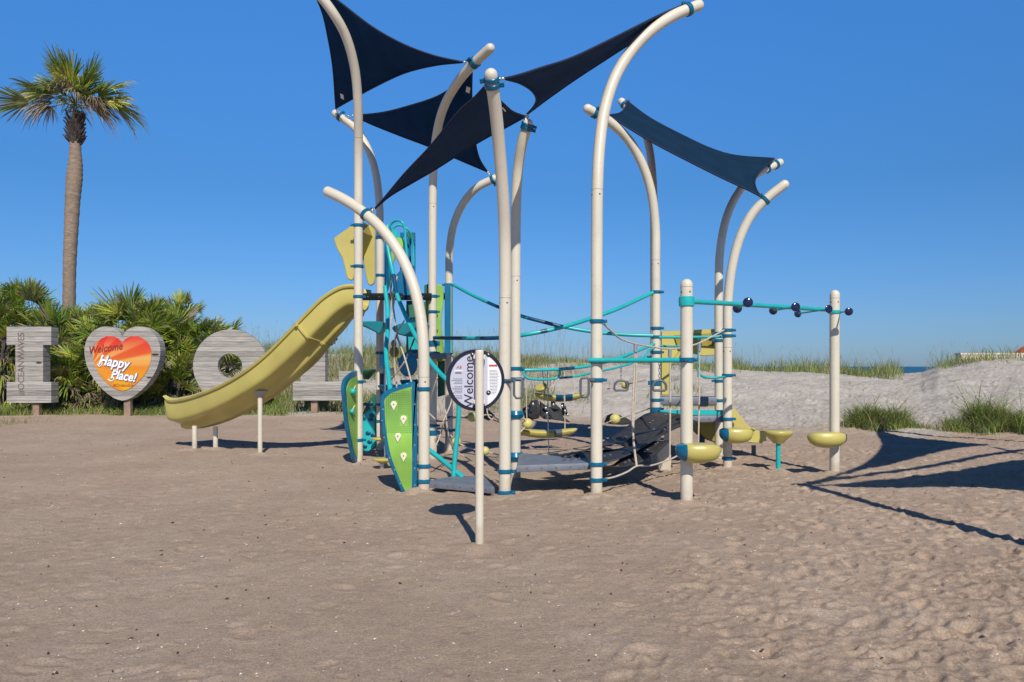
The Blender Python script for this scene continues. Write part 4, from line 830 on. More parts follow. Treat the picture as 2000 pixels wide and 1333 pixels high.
# slotted blue tower panels
def slotted(x0, x1, y0_, y1, Y_, nb, label=None):
    m = MB(); A = W(x0, y1, Y_); B = W(x1, y0_, Y_); w_ = B.x - A.x; h_ = B.z - A.z; c = (A + B) / 2
    for (dx, dz, sx_, sz_) in ((0, h_ / 2 - .035, w_, .07), (0, -h_ / 2 + .035, w_, .07)): box(m, c + Vector((dx, 0, dz)), (sx_, .045, sz_))
    for k in range(nb + 1): box(m, c + Vector((-w_ / 2 + .02 + (w_ - .04) * k / nb, 0, 0)), (.045, .04, h_ - .142))
    o = m.build('slotted_panel', bpanel, frame, smooth=False)
    if label: o['label'] = label
    return o
slotted(782, 811, 455, 582, 12.3, 3, 'tall slotted blue panel at the top of the climbing tower')
slotted(794, 818, 588, 690, 12.5, 3)
pp('crest_plate', [(795, 462), (797, 448), (802, 452), (808, 460), (811, 470), (803, 468)], 12.2, (0, 1, 0), .03, dgreen, .006, 0)
pp('crest_plate', [(770, 468), (784, 466), (790, 474), (784, 490), (772, 500), (768, 520), (763, 500)], 11.6, (0, 1, 0), .03, green, .008, 2, 'small bright green plate inside the teal hoops')
pp('crest_plate', [(752, 455), (760, 440), (766, 460), (764, 520), (760, 560), (752, 585), (751, 520)], 11.8, (0, 1, 0), .03, bpanel, .008, 2)
pp('tower_plate', [(772, 540), (790, 520), (800, 560), (800, 578), (776, 578)], 11.9, (0, 1, 0), .04, bpanel, .01, 0)
pp('tower_plate', [(797, 596), (832, 590), (832, 618), (800, 622)], 12.0, (0, 1, 0), .04, dgreen, .01, 0)
pp('tower_plate', [(795, 625), (812, 622), (830, 650), (826, 684), (798, 684)], 12.1, (0, 1, 0), .04, teal, .01, 0)
rail('hoop', [(757, 560, 11.5), (756, 520, 11.5), (755, 480, 11.5), (757, 450, 11.5), (764, 437, 11.5), (774, 431, 11.45), (785, 434, 11.4), (790, 445, 11.4), (792, 470, 11.4), (795, 500, 11.4), (799, 540, 11.4), (801, 575, 11.4)], .020)
rail('hoop', [(763, 560, 11.9), (762, 470, 11.9), (768, 446, 11.9), (780, 440, 11.9), (798, 450, 11.9), (806, 475, 12.0), (808, 520, 12.0)], .018)
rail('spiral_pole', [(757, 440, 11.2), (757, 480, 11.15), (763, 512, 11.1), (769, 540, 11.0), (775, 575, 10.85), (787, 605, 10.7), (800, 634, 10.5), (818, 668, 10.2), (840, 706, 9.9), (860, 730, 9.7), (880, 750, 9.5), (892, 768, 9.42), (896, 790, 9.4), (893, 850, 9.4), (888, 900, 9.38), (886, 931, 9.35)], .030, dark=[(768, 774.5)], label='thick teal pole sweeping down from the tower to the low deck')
rail('spiral_pole', [(752, 560, 11.2), (757, 606, 11.0), (757, 625, 10.9), (757, 650, 10.7), (754, 680, 10.5), (755, 705, 10.3), (758, 730, 10.1), (763, 768, 9.8)], .031, dark=[])
for (y0_, y1) in ((602, 638), (655, 688)):
    pass
rail('climbing_tube', [(836, 878, 9.6), (862, 898, 9.5), (905, 934, 9.3)], .031)
# teal leaf steps and yellow steps
def step(name, px, py, Y_, w_, d_, h_, m_, label=None, parent=frame):
    c = W(px, py, Y_); m = MB(); N = 28; ring_ = lambda s_, z: [c + Vector((math.cos(2 * math.pi * k / N) * w_ / 2 * s_, math.sin(2 * math.pi * k / N) * d_ / 2 * s_, z)) for k in range(N)]
    Ls = [ring_(.9, 0), ring_(1, -.012), ring_(.97, -.03), ring_(.6, -h_ * .6), ring_(.25, -h_)]; vs = [p for l in Ls for p in l]; fs = [tuple(range(N)), tuple(reversed(range(4 * N, 5 * N)))]
    for l in range(4):
        for k in range(N): j = (k + 1) % N; fs.append((l * N + k, (l + 1) * N + k, (l + 1) * N + j, l * N + j))
    m.add(vs, fs); o = m.build(name, m_, parent)
    if label: o['label'] = label
    return o
stm = mat('teal_step', (.006, .17, .20), .35, .15)
pp('leaf_step', [(696, 633), (704, 630), (722, 629), (750, 630), (752, 640), (745, 654), (736, 650), (722, 643), (708, 637)], 11.7, (0, 1, 0), .30, stm, .02, 2, 'upper left leaf shaped teal step')
pp('leaf_step', [(768, 642), (782, 634), (810, 631), (834, 630), (836, 644), (820, 656), (800, 658), (780, 654)], 11.5, (0, 1, 0), .30, stm, .02, 2)
pp('side_panel', [(742, 692), (751, 690), (752, 760), (750, 832), (743, 832)], 12.75, (0, 1, 0), .05, dblue, .01, 0)
pp('tower_plate', [(762, 452), (772, 447), (786, 470), (788, 478), (776, 470), (766, 470)], 11.9, (0, 1, 0), .04, teal, .01, 0)
pp('tower_plate', [(786, 480), (800, 462), (800, 576), (788, 576)], 12.15, (0, 1, 0), .04, bpanel, .01, 0)
pp('tower_plate', [(776, 700), (808, 700), (808, 706), (776, 706)], 11.95, (0, 1, 0), .04, deckm, .01, 0)
step('leaf_step', 716, 722, 12.4, .30, .5, .16, dgreen); step('leaf_step', 770, 752, 11.6, .5, .4, .2, disc_b)
step('leaf_step', 800, 742, 11.8, .3, .4, .2, disc_b)
step('foot_step', 741, 855, 12.0, .26, .24, .06, olive, 'small upper yellow foot step'); step('foot_step', 748, 895, 10.9, .30, .30, .08, olive, 'lower yellow foot step beside the front climbing panel')
step('foot_step', 920, 815, 12.6, .05, .05, .05, olive)
m = MB(); tube(m, [W(752, 735, 11.0), W(752, 900, 10.9)], .012, 8); tube(m, [W(746, 905, 10.9), Vector((W(746, 905, 10.9).x, 10.9, -.05))], .03, 10); m.build('step_rod', metal, frame)
m = MB(); ball(m, W(770, 688, 11.2), .075, 0, .9, .6, 1.1); ball(m, W(769, 672, 11.3), .05, 0, .8, .6, 1.2); m.build('steering_knob', mat('olive_brown_plastic', (.23, .15, .03), .45), frame)
m = MB(); ball(m, W(744, 723, 12.6), .055, 0, .7, .6, 1.1); ball(m, W(766, 727, 12.3), .06, 0, 1, .6, 1.1); ball(m, W(778, 709, 12.2), .04, 0, 1, .6, .8); m.build('yellow_knobs', pale, frame)
# handles
def loop_handle(x0, x1, y0_, y1, Y_, anchor, label):
    m = MB(); P = []
    for (a, b_) in ((x0 + 3, y0_), (x1 - 3, y0_), (x1, y0_ + 4), (x1, y1 - 6), (x1 - 4, y1), (x0 + 4, y1), (x0, y1 - 6), (x0, y0_ + 4), (x0 + 3, y0_)): P.append(W(a, b_, Y_))
    tube(m, P, .014, 10); tube(m, [W(*anchor), W(x0 if anchor[0] < x0 else x1, y0_ + 2, Y_)], .017, 10); o = m.build('loop_handle', dmetal, frame); o['label'] = label
loop_handle(1004, 1021, 741, 778, 8.35, (990, 744, 8.42), 'grey loop handle on the front leaning mast'); loop_handle(1134, 1150, 739, 776, 8.5, (1160, 744, 8.55), 'grey loop handle left of the tallest mast')
# ------------------------------------------------------------------ stepping pods
def pod(px, py, Y_, wpx, hpx, cap, label, parent=frame):
    c = W(px, py, Y_); a = wpx / 2 * Y_ / F; h_ = hpx / 2 * Y_ / F; NS = 30
    def prof(m, x0, x1, grow=0):
        n = 12; o = len(m.v)
        for i in range(n + 1):
            x = x0 + (x1 - x0) * i / n; q = max(1 - (abs(x) / a) ** 2.2, 0) ** .5
            for k in range(NS):
                t_ = 2 * math.pi * k / NS; yy = math.cos(t_) * (q * a * .62 + grow); zz = math.sin(t_); zz = (zz * h_ * 1.35 * q if zz < 0 else min(zz * h_ * 1.3, h_ * .72) * q ** .5) + (grow if zz > 0 else -grow)
                m.v.append((c.x + x, c.y + yy, c.z + zz + h_ * .2))
        for i in range(n):
            for k in range(NS): j = (k + 1) % NS; m.f.append((o + i * NS + k, o + i * NS + j, o + (i + 1) * NS + j, o + (i + 1) * NS + k)); m.m.append(0)
        m.f.append(tuple(o + k for k in reversed(range(NS)))); m.m.append(0); m.f.append(tuple(o + n * NS + k for k in range(NS))); m.m.append(0)
    m = MB(); prof(m, -a * .995, a * .995); o = m.build('stepping_pod', olive, parent, angle=60)
    if label: o['label'] = label
    if cap: m = MB(); s_ = -1 if cap < 0 else 1; x0, x1 = sorted((s_ * a * 1.0, s_ * a * (.58 if abs(cap) == 1 else .88))); prof(m, x0, x1, .004); m.build('end_cap', bluec, o, angle=60)
    return o
pod(1364, 884, 8.02, 90, 37, -1, 'oval yellow stepping pod with a blue end on the near post'); pod(1438, 850, 10.85, 66, 29, -1, 'oval yellow stepping pod with a blue end beside the slim right mast'); pod(1615, 858, 10.3, 76, 30, 2, 'oval yellow stepping pod on the far post')
r_ = thing('stepping_stool', (W(1520, 0, 10.87).x, 10.87, 0), 'small yellow cone topped stool on its own teal post in the sand', 'stepping stool')
T_ = W(1520, 866, 10.87); m = MB(); tube(m, [Vector((T_.x, T_.y, -.1)), T_], .032, 18); m.build('leg', teal, r_)
top = W(1520, 841, 10.87).z; bz = T_.z; m = MB(); lathe(m, (T_.x, T_.y, 0), (0, 0, 1), [(bz, .07), (bz + .02, .085), (top - .06, .185), (top - .04, .195), (top - .012, .197), (top, .185)], 32); m.build('seat', olive, r_, angle=50)
# ------------------------------------------------------------------ shade sails
def sailmat(name, c, tr):
    m = mat(name, c, .9, .12, 3, 0, 60, transl=tr, spec=.1); t = m.node_tree; L = t.links.new
    b = [n for n in t.nodes if n.type == 'BSDF_PRINCIPLED'][0]; tc = [n for n in t.nodes if n.type == 'TEX_COORD'][0]
    wv = t.nodes.new('ShaderNodeTexWave'); wv.inputs['Scale'].default_value = .9; wv.inputs['Distortion'].default_value = 5.0; wv.inputs['Detail'].default_value = 3; L(tc.outputs['Object'], wv.inputs['Vector'])
    bp = t.nodes.new('ShaderNodeBump'); bp.inputs['Strength'].default_value = .35; bp.inputs['Distance'].default_value = .03; L(wv.outputs['Fac'], bp.inputs['Height']); L(bp.outputs[0], b.inputs['Normal']); return m
sm1 = sailmat('sail_navy', (.005, .036, .125), .12); sm3 = sailmat('sail_charcoal', (.022, .048, .115), .16); sm5 = sailmat('sail_blue', (.007, .028, .060), .12); hemm = mat('sail_hem', (.003, .010, .04), .8, .1)
def resamp(C, n):
    d = [0]
    for i in range(1, len(C)): d.append(d[-1] + (C[i] - C[i - 1]).length)
    out = []; j = 0
    for k in range(n + 1):
        s = d[-1] * k / n
        while j < len(C) - 2 and d[j + 1] < s: j += 1
        f = (s - d[j]) / max(d[j + 1] - d[j], 1e-9); out.append(C[j].lerp(C[j + 1], min(max(f, 0), 1)))
    return out
def edge3(pts, Ya, Yb, n=26):
    d = [0]
    for i in range(1, len(pts)): d.append(d[-1] + math.hypot(pts[i][0] - pts[i - 1][0], pts[i][1] - pts[i - 1][1]))
    P = []
    for p, s in zip(pts, d):
        f = s / d[-1]; zi = (1 - f) / Ya + f / Yb; P.append(W(p[0], p[1], 1 / zi))   # a straight line in space
    return resamp(crom(P, 6), n)
def sail(E, m_, label, hooks=(), patch=None, name='shade_sail'):
    """E: 3 or 4 boundary edges given in order A>B, B>C, (C>D,) ... >A as lists of points"""
    n = len(E[0]) - 1; root_p = E[0][0]
    if len(E) == 3:
        L_e = E[0]; B_e = E[1]; R_e = list(reversed(E[2]))   # A>B, B>C, A>C
        bottom = [E[0][0]] * (n + 1); S = []
        for j in range(n + 1):
            t_ = j / n; row = []
            for i in range(n + 1):
                s = i / n; row.append(L_e[j] * (1 - s) + R_e[j] * s + (B_e[i] - (B_e[0] * (1 - s) + B_e[-1] * s)) * t_ ** 1.5)
            S.append(row)
    else:
        L_e = E[0]; T_e = E[1]; R_e = list(reversed(E[2])); Bt = list(reversed(E[3])); S = []   # A>B, B>C, D>C, A>D
        for j in range(n + 1):
            t_ = j / n; row = []
            for i in range(n + 1):
                s = i / n; q = L_e[j] * (1 - s) + R_e[j] * s + Bt[i] * (1 - t_) + T_e[i] * t_ - ((L_e[0] * (1 - s) + R_e[0] * s) * (1 - t_) + (L_e[-1] * (1 - s) + R_e[-1] * s) * t_); row.append(q)
            S.append(row)
    c = sum((e[0] for e in E), Vector()) / len(E)
    rt = thing(name, (c.x, c.y, min(e[0].z for e in E)), label, 'shade sail', 'dark shade sails hung between the masts')
    m = MB(); vs = [p for r in S for p in r]; k = n + 1; m.add(vs, [(j * k + i, j * k + i + 1, (j + 1) * k + i + 1, (j + 1) * k + i) for j in range(n) for i in range(n)])
    o = m.build('canopy', m_, rt, angle=180); md = o.modifiers.new('cloth_thickness', 'SOLIDIFY'); md.thickness = .004; md.offset = 0
    for e in E:
        m = MB(); tube(m, e, .013, 8); m.build('hem', hemm, rt)
    for (a, b_) in hooks:
        d = (b_ - a); m = MB(); tube(m, [a, b_], .009, 8); 
        for f in (.15, .55): ball(m, a + d * f, .018, 0, 1.3, 1, 1, 10, 6)
        m.build('shackle', metal, rt)
    if patch is not None:
        P, w_, h_ = patch; m = MB(); i, j = P; q = S[i][j]; u = (S[min(i + 1, n)][j] - q).normalized(); v = (S[i][min(j + 1, n)] - q).normalized(); nn = u.cross(v).normalized(); nn = nn if nn.y < 0 else -nn; v = (v - u * v.dot(u)).normalized(); q = q + nn * .006
        m.add([q - u * w_ - v * h_, q + u * w_ - v * h_, q + u * w_ + v * h_, q - u * w_ + v * h_], [(0, 1, 2, 3)]); m.build('label_patch', white, rt, smooth=False)
    return rt
def hookto(pt, l): q, t_ = l; d = (q - pt); return (pt, pt + d.normalized() * max(d.length - .07, .02))
A, B, C_ = (597, -45), (905, 122), (656, 212)
E = [edge3([A, (634, -18), (668, 8), (730, 55), (790, 88), (850, 110), B], 10.35, 10.5), edge3([B, (850, 128), (790, 143), (730, 171), (695, 190), C_], 10.5, 13.35), edge3([C_, (650, 130), (641, 75), (628, 20), A], 13.35, 10.35)]
sail(E, sm1, 'largest navy shade sail at the upper left, cut off by the top of the photo', [hookto(E[0][0], l1(597, -33)), hookto(E[1][0], l4(928, 124)), hookto(E[2][0], l2(665, 229))], ((24, 24), .07, .03))
E = [edge3([(922, 128), (896, 160), (860, 186), (793, 209), (748, 220), (692, 226)], 10.6, 13.3), edge3([(692, 226), (714, 238), (780, 265), (841, 288), (886, 308), (952, 336)], 13.3, 12.75), edge3([(952, 336), (937, 312), (929, 283), (923, 230), (921, 185), (922, 128)], 12.75, 10.6)]
sail(E, sm1, 'navy shade sail behind the charcoal one, reaching from the left mast to the middle', [hookto(E[0][0], l4(928, 124)), hookto(E[1][0], l2(665, 229)), hookto(E[2][0], l5(962, 350))], ((5, 22), .06, .03))
E = [edge3([(948, 168), (928, 190), (900, 214), (841, 286), (790, 340), (750, 388), (733, 407)], 7.72, 9.25), edge3([(733, 407), (760, 384), (800, 360), (850, 331), (900, 299), (945, 272), (990, 248), (1026, 228)], 9.25, 9.5), edge3([(1026, 228), (1000, 218), (984, 204), (968, 190), (948, 168)], 9.5, 7.72)]
sail(E, sm3, 'charcoal shade sail stretched low across the front to the low arching mast', [hookto(E[0][0], l6(962, 165)), hookto(E[1][0], l3(714, 421)), hookto(E[2][0], l7(1029, 251))], ((14, 25), .10, .008))
E = [edge3([(984, 154), (1010, 148), (1060, 132), (1113, 115), (1196, 76), (1286, 31), (1332, 11)], 7.72, 9.15), edge3([(1332, 11), (1268, 61), (1196, 108), (1124, 155), (1070, 193), (1030, 223)], 9.15, 9.5), edge3([(1030, 223), (1043, 208), (1048, 195), (1041, 180), (1018, 164), (984, 154)], 9.5, 7.72)]
sail(E, sm3, 'narrow dark shade sail rising right to the tip of the tallest mast', [hookto(E[0][0], l6(961, 156)), hookto(E[1][0], l8(1344, 19)), hookto(E[2][0], l7(1030, 244))], ((10, 1), .10, .008))
E = [edge3([(1188, 226), (1211, 221), (1221, 211), (1225, 198)], 10.95, 13.2), edge3([(1225, 198), (1268, 230), (1340, 268), (1385, 289), (1430, 303), (1512, 310)], 13.2, 12.85), edge3([(1512, 310), (1487, 333), (1474, 354), (1478, 372), (1488, 386)], 12.85, 11.05), edge3([(1488, 386), (1466, 374), (1412, 349), (1340, 313), (1268, 275), (1188, 226)], 11.05, 10.95)]
sail(E, sm5, 'four cornered blue shade sail over the right hand masts', [hookto(E[0][0], l10(1162, 222)), hookto(E[1][0], l10b(1220, 204)), hookto(E[2][0], l11(1505, 324)), hookto(E[3][0], l12(1497, 394))])
# ------------------------------------------------------------------ neighbouring shade structure out of the frame on the right (it casts the shadows there)
SH = Vector((-TOSUN.x, -TOSUN.y, 0)) / TOSUN.z
def cast(px, py, h): g = G(px, py); return Vector((g.x, g.y, 0)) - SH * h + Vector((0, 0, h))
def cedge(pts): return resamp(crom([cast(*p) for p in pts], 6), 26)
E = [cedge([(1592, 941, 4.0), (1650, 922, 4.0), (1700, 898, 4.0), (1722, 872, 4.0), (1722, 855, 4.0), (1709, 842, 4.0)]), cedge([(1709, 842, 4.0), (1770, 851, 4.1), (1850, 860, 4.2), (1938, 868, 4.3)]), cedge([(1938, 868, 4.3), (1875, 875, 4.2), (1762, 900, 4.1), (1680, 918, 4.0), (1592, 941, 4.0)])]
sail(E, sm1, 'navy sail beyond the right edge whose concave shadow lies on the sand', name='shade_sail')
E = [cedge([(1590, 950, 4.0), (1635, 950, 4.0), (1725, 953, 3.9), (1856, 952, 3.8), (2000, 958, 3.7), (2200, 970, 3.6)]), cedge([(2200, 970, 3.6), (2240, 930, 3.6), (2330, 885, 3.6)]), cedge([(2330, 885, 3.6), (2150, 888, 3.7), (2000, 899, 3.8), (1875, 918, 3.9), (1762, 934, 4.0), (1650, 945, 4.0), (1590, 950, 4.0)])]
sail(E, sm3, 'charcoal sail of a second shade structure, casting the lower shadow at the right edge', name='shade_sail')
def shpost(P, r, label):
    o = MB(); C = crom(P, 8); tube(o, C, r, 20, 0, 'round'); b = thing('shade_mast', (P[0].x, P[0].y, 0), label, 'mast', 'masts of the second shade structure'); o.build('post', cream, b); m = MB(); ring(m, C[-3], (C[-2] - C[-4]).normalized(), r, .05, 0, (1, 0, 0)); m.build('collar', bluec, b)
tip = cast(1562, 948, 4.1); shpost([Vector((tip.x, tip.y, -.1)), Vector((tip.x, tip.y, 2)), Vector((tip.x, tip.y, 3.4)), tip], .085, 'upright mast beyond the lower right edge, casting the long diagonal shadow')
shpost([cast(2200, 868, 3.4) - Vector((0, 0, 3.5)), cast(2200, 868, 3.4) - Vector((0, 0, 1.2)), cast(2200, 868, 3.4), cast(2080, 872, 4.3), cast(2000, 879, 4.5), cast(1875, 900, 4.6), cast(1762, 919, 4.4), cast(1640, 934, 4.2), cast(1570, 948, 4.1)], .06, 'curved mast beyond the right edge, casting the middle shadow line')
shpost([cast(2150, 880, 3.3) - Vector((-.6, 0, 3.4)), cast(2150, 880, 3.3) - Vector((-.6, 0, 1.2)), cast(2150, 880, 3.3), cast(2080, 871, 4.0), cast(2000, 863, 4.2), cast(1850, 852, 4.1), cast(1712, 843, 4.0)], .06, 'curved mast farther off the right edge, casting the upper shadow line')
shpost([cast(2120, 900, 3.0) - Vector((-.5, 0, 3.1)), cast(2120, 900, 3.0) - Vector((-.5, 0, 1.2)), cast(2120, 900, 3.0), cast(2050, 893, 3.9), cast(2000, 888, 4.2), cast(1940, 872, 4.3)], .05, 'curved mast off the right edge nearest the navy sail shadow')
# ------------------------------------------------------------------ rope net, bridge, hanging parts
rn = thing('rope_net', (W(1290, 0, 10).x, 10, 0), 'pale rope net slung from the tallest mast to the slim right mast', 'rope net')
def rope(name, pts, r=.011, par=rn, m_=ropem, n=8): mb = MB(); tube(mb, crom([W(*p) for p in pts], n), r, 8); return mb.build(name, m_, par)
rope('rope', [(1174, 628, 8.6), (1195, 648, 8.8), (1212, 662, 9.0), (1242, 672, 9.3), (1275, 678, 9.6), (1308, 682, 9.9), (1341, 678, 10.2), (1366, 670, 10.5), (1392, 657, 10.8), (1414, 645, 11.05)])
rope('rope', [(1241, 672, 9.3), (1239, 720, 9.3), (1236, 790, 9.25), (1236, 850, 9.2), (1243, 912, 9.1)]); rope('rope', [(1243, 672, 9.32), (1243, 730, 9.33), (1239, 800, 9.3), (1237, 850, 9.2), (1244, 912, 9.1)])
rope('rope', [(1308, 682, 9.9), (1309, 780, 9.9), (1308, 897, 9.8)]); rope('rope', [(1366, 670, 10.5), (1366, 760, 10.5), (1364, 864, 10.4)])
rope('rope', [(1180, 936, 8.65), (1200, 932, 8.8), (1225, 922, 8.95), (1243, 911, 9.1), (1270, 910, 9.4), (1308, 898, 9.8), (1340, 884, 10.1), (1380, 892, 10.6), (1412, 890, 11.0)])
m = MB()
for (a, b_, Y_) in ((1241, 676, 9.3), (1308, 686, 9.9), (1366, 674, 10.5)): tube(m, [W(a, b_ - 3, Y_), W(a, b_ + 12, Y_)], .024, 10)
m.build('rope_clamps', metal, rn)
br_ = thing('rope_net', (W(785, 0, 11).x, 11, .3), 'crossed climbing ropes inside the teal tower behind the low arching mast', 'rope net')
for P in ([(762, 560, 11.3), (770, 614, 11.2), (776, 655, 11.0), (790, 698, 10.8), (797, 722, 10.7), (804, 748, 10.6)], [(771, 581, 11.3), (766, 612, 11.2), (760, 650, 11.1)], [(808, 666, 10.9), (791, 705, 10.8), (778, 724, 10.9), (764, 742, 11.0)], [(790, 626, 11.0), (774, 655, 11.0), (770, 690, 11.1), (775, 760, 11.1)], [(776, 540, 11.2), (768, 570, 11.2), (764, 600, 11.2)]): rope('rope', P, .012, br_)
for P in ([(774, 655, 11.0), (785, 685, 11.0), (791, 704, 10.8)], [(812, 655, 10.9), (800, 685, 10.8), (791, 704, 10.8)], [(766, 540, 11.5), (762, 580, 11.4), (758, 650, 11.2)]): rope('dark_rope', P, .012, br_, roped)
br2 = thing('rope_net', (W(870, 0, 11).x, 11, 0), 'slack ropes hanging below the middle deck behind the round sign', 'rope net')
for P in ([(854, 738, 9.3), (845, 765, 9.4), (838, 800, 9.6)], [(890, 745, 10.5), (880, 790, 10.4), (866, 823, 10.3), (862, 845, 10.3), (846, 882, 10.2)], [(835, 805, 10.3), (855, 822, 10.3), (866, 823, 10.3)], [(870, 800, 11), (876, 850, 11), (890, 880, 11.2), (920, 900, 11.3)], [(875, 690, 12), (890, 702, 12), (905, 712, 12)], [(950, 790, 11.2), (955, 815, 11.2), (975, 825, 11.2)]): rope('rope', P, .010, br2)
for P in ([(840, 822, 10.3), (866, 823, 10.3), (890, 815, 10.8), (915, 817, 11)], [(866, 823, 10.3), (872, 850, 10.6), (868, 880, 10.8)]): rope('dark_rope', P, .010, br2, roped)
# rubber belt bridge
bb = thing('belt_bridge', (W(1210, 0, 9.8).x, 9.8, .2), 'sagging bridge of interwoven black rubber belts rising from the central deck to the right', 'belt bridge')
def belt(pa, pb, sag, tw, wd, label=None, ph=0):
    A = [W(*q) for q in pa]; C = crom(A, 10); m = MB(); n = len(C); W_ = 6; off = len(m.v)
    for i, p in enumerate(C):
        t = (C[min(i + 1, n - 1)] - C[max(i - 1, 0)]).normalized(); s = t.cross(Vector((0, 0, 1))).normalized(); a = tw * math.sin(i / n * 6.28 + ph); s2 = s * math.cos(a) + s.cross(t) * math.sin(a)
        for k in range(W_ + 1):
            f = k / W_ - .5; q = p + s2 * (f * wd); q.z -= sag * (.25 - f * f) * .6; m.v.append(tuple(q))
    for i in range(n - 1):
        for k in range(W_): m.f.append((off + i * (W_ + 1) + k, off + i * (W_ + 1) + k + 1, off + (i + 1) * (W_ + 1) + k + 1, off + (i + 1) * (W_ + 1) + k)); m.m.append(0)
    o = m.build('belt', rubber, bb, angle=60); md = o.modifiers.new('thick', 'SOLIDIFY'); md.thickness = .016; md.offset = 0
    m = MB()
    for f in (.1, .3, .52, .75, .93):
        i = int(f * (n - 1)); q = Vector(tuple(C[i])); t = (C[min(i + 1, n - 1)] - C[i - 1]).normalized()
        for dd in (-.04, .04): ball(m, q + t * dd + Vector((0, 0, .012)), .015, 0, 1.2, .8, .5, 8, 5)
    m.build('belt_studs', metal, bb); return o
belt([(1088, 895, 9.5), (1130, 882, 9.7), (1170, 873, 9.9), (1215, 858, 10.2), (1255, 838, 10.6), (1290, 815, 10.95), (1320, 808, 11.1)], None, .05, .25, .42)
belt([(1110, 905, 9.1), (1150, 898, 9.2), (1195, 890, 9.3), (1240, 872, 9.6), (1280, 850, 10.1), (1320, 828, 10.5), (1345, 818, 10.7)], None, .05, -.3, .40, ph=1)
belt([(1100, 898, 9.25), (1140, 885, 9.7), (1180, 890, 9.9), (1225, 880, 9.7), (1262, 850, 10.0), (1295, 832, 10.7), (1330, 815, 10.9)], None, .03, .5, .26, ph=2)
belt([(1165, 912, 8.95), (1195, 915, 9.05), (1225, 903, 9.2), (1262, 882, 9.5), (1290, 862, 9.9)], None, .03, .3, .24, ph=.5)
m = MB()
for k in range(5): f = k / 4; a = W(1105 + 55 * f, 892 + 6 * f, 9.1); tube(m, [a, a + Vector((-.06, -.25, -.04))], .014, 6)
m.build('bridge_tie', dmetal, bb)
rr2 = thing('rubber_seat', (W(1068, 0, 13.2).x, 13.2, .4), 'crumpled black rubber belt seat with metal studs hanging under the yellow boards', 'rubber seat')
m = MB()
for (pts, Y_) in (([(1024, 815), (1028, 797), (1038, 783), (1050, 781), (1056, 800), (1052, 818), (1038, 821)], 13.0), ([(1054, 784), (1062, 790), (1074, 796), (1086, 790), (1096, 800), (1100, 815), (1108, 820), (1114, 826), (1100, 823), (1080, 820), (1062, 819), (1054, 812)], 13.25), ([(1076, 783), (1084, 782), (1085, 795), (1077, 797)], 13.4), ([(1096, 788), (1103, 787), (1106, 799), (1110, 812), (1098, 812)], 13.35), ([(1020, 800), (1030, 792), (1036, 812), (1026, 818)], 13.3)):
    plate(m, [W(a, b_, Y_ + .12 * math.sin(a * .3)) for a, b_ in pts], (random.uniform(-.3, .3), 1, 0), .05, 0, .012)
m.build('belt', rubber, rr2, angle=30); m = MB()
for (a, b_) in ((1041, 790), (1031, 797), (1027, 804), (1070, 791), (1081, 791), (1066, 798), (1068, 808), (1098, 794), (1104, 804), (1070, 815), (1109, 811)): ball(m, W(a, b_, 12.88), .022, 0, 1, .5, 1.2, 8, 6)
m.build('stud', metal, rr2)
m = MB(); plate(m, [W(a, b_, 13.6) for a, b_ in ((1180, 826), (1186, 812), (1196, 808), (1212, 812), (1226, 818), (1240, 828), (1215, 830), (1195, 829))], (0, 1, 0), .12, 0, .02); m.build('belt', rubber, rr2, angle=30); m = MB(); plate(m, [W(a, b_, 13.5) for a, b_ in ((926, 790), (940, 788), (952, 800), (966, 812), (955, 822), (938, 815))], (.3, 1, 0), .08, 0, .02); m.build('belt', rubber, rr2, angle=30)
def board(px0, px1, py, Y_, th_px, label, ties=(), disc=None, band=None):
    r_ = thing('hanging_board', (W((px0 + px1) / 2, py, Y_).x, Y_, W(0, py, Y_).z - .1), label, 'hanging board', 'yellow boards hung in the middle of the frame')
    m = MB(); n = 48; NS = 14; o = 0; x0 = W(px0, py, Y_); x1 = W(px1, py, Y_); L_d = (x1 - x0).length; h_ = th_px * Y_ / F
    for i in range(n + 1):
        f = i / n; q = (1 - abs(2 * f - 1) ** 4) ** .5 if abs(2 * f - 1) < 1 else 0; q = max(q, .03); c = x0.lerp(x1, f) - Vector((0, 0, .05 * (1 - (2 * f - 1) ** 2)))
        for k in range(NS):
            t_ = 2 * math.pi * k / NS; s_ = math.sin(t_); m.v.append((c.x, c.y + math.cos(t_) * .13 * q, c.z + (s_ * h_ * .5 * q if s_ < 0 else s_ * h_ * .22 * q)))
    for i in range(n):
        for k in range(NS): j = (k + 1) % NS; m.f.append((i * NS + k, i * NS + j, (i + 1) * NS + j, (i + 1) * NS + k)); m.m.append(1 if any(a <= px0 + (px1 - px0) * (i + .5) / n <= b_ for a, b_ in ties) else 0)
    m.build('board', [olive, dblue if band is None else band], r_, angle=60)
    if disc: m = MB(); c = W(disc[0], disc[1], Y_ - .1); lathe(m, c, (-.35, -.45, .8), [(-.035, .07), (-.02, .085), (.01, .088), (.02, .08), (.022, .05)], 24); m.build('disc', olive, r_)
    for (a, b_) in ((px0 + (px1 - px0) * .2, 1), (px0 + (px1 - px0) * .8, 1)): m = MB(); tube(m, [W(a, py, Y_), W(a + random.uniform(-4, 4), 726, Y_ + .1)], .008, 6); m.build('rope', ropem, r_)
    return r_
board(1044, 1142, 769, 11.0, 19, 'upper yellow board with two dark blue bands', [(1084, 1100), (1102, 1117)], (1057, 757)); board(1005, 1128, 838, 10.8, 22, 'middle yellow board with a dark grey band', [(1082, 1097)], None, dmetal)
board(990, 1092, 886, 10.6, 16, 'lowest yellow board, partly hidden behind the central deck', [(1030, 1042)], None, dmetal)
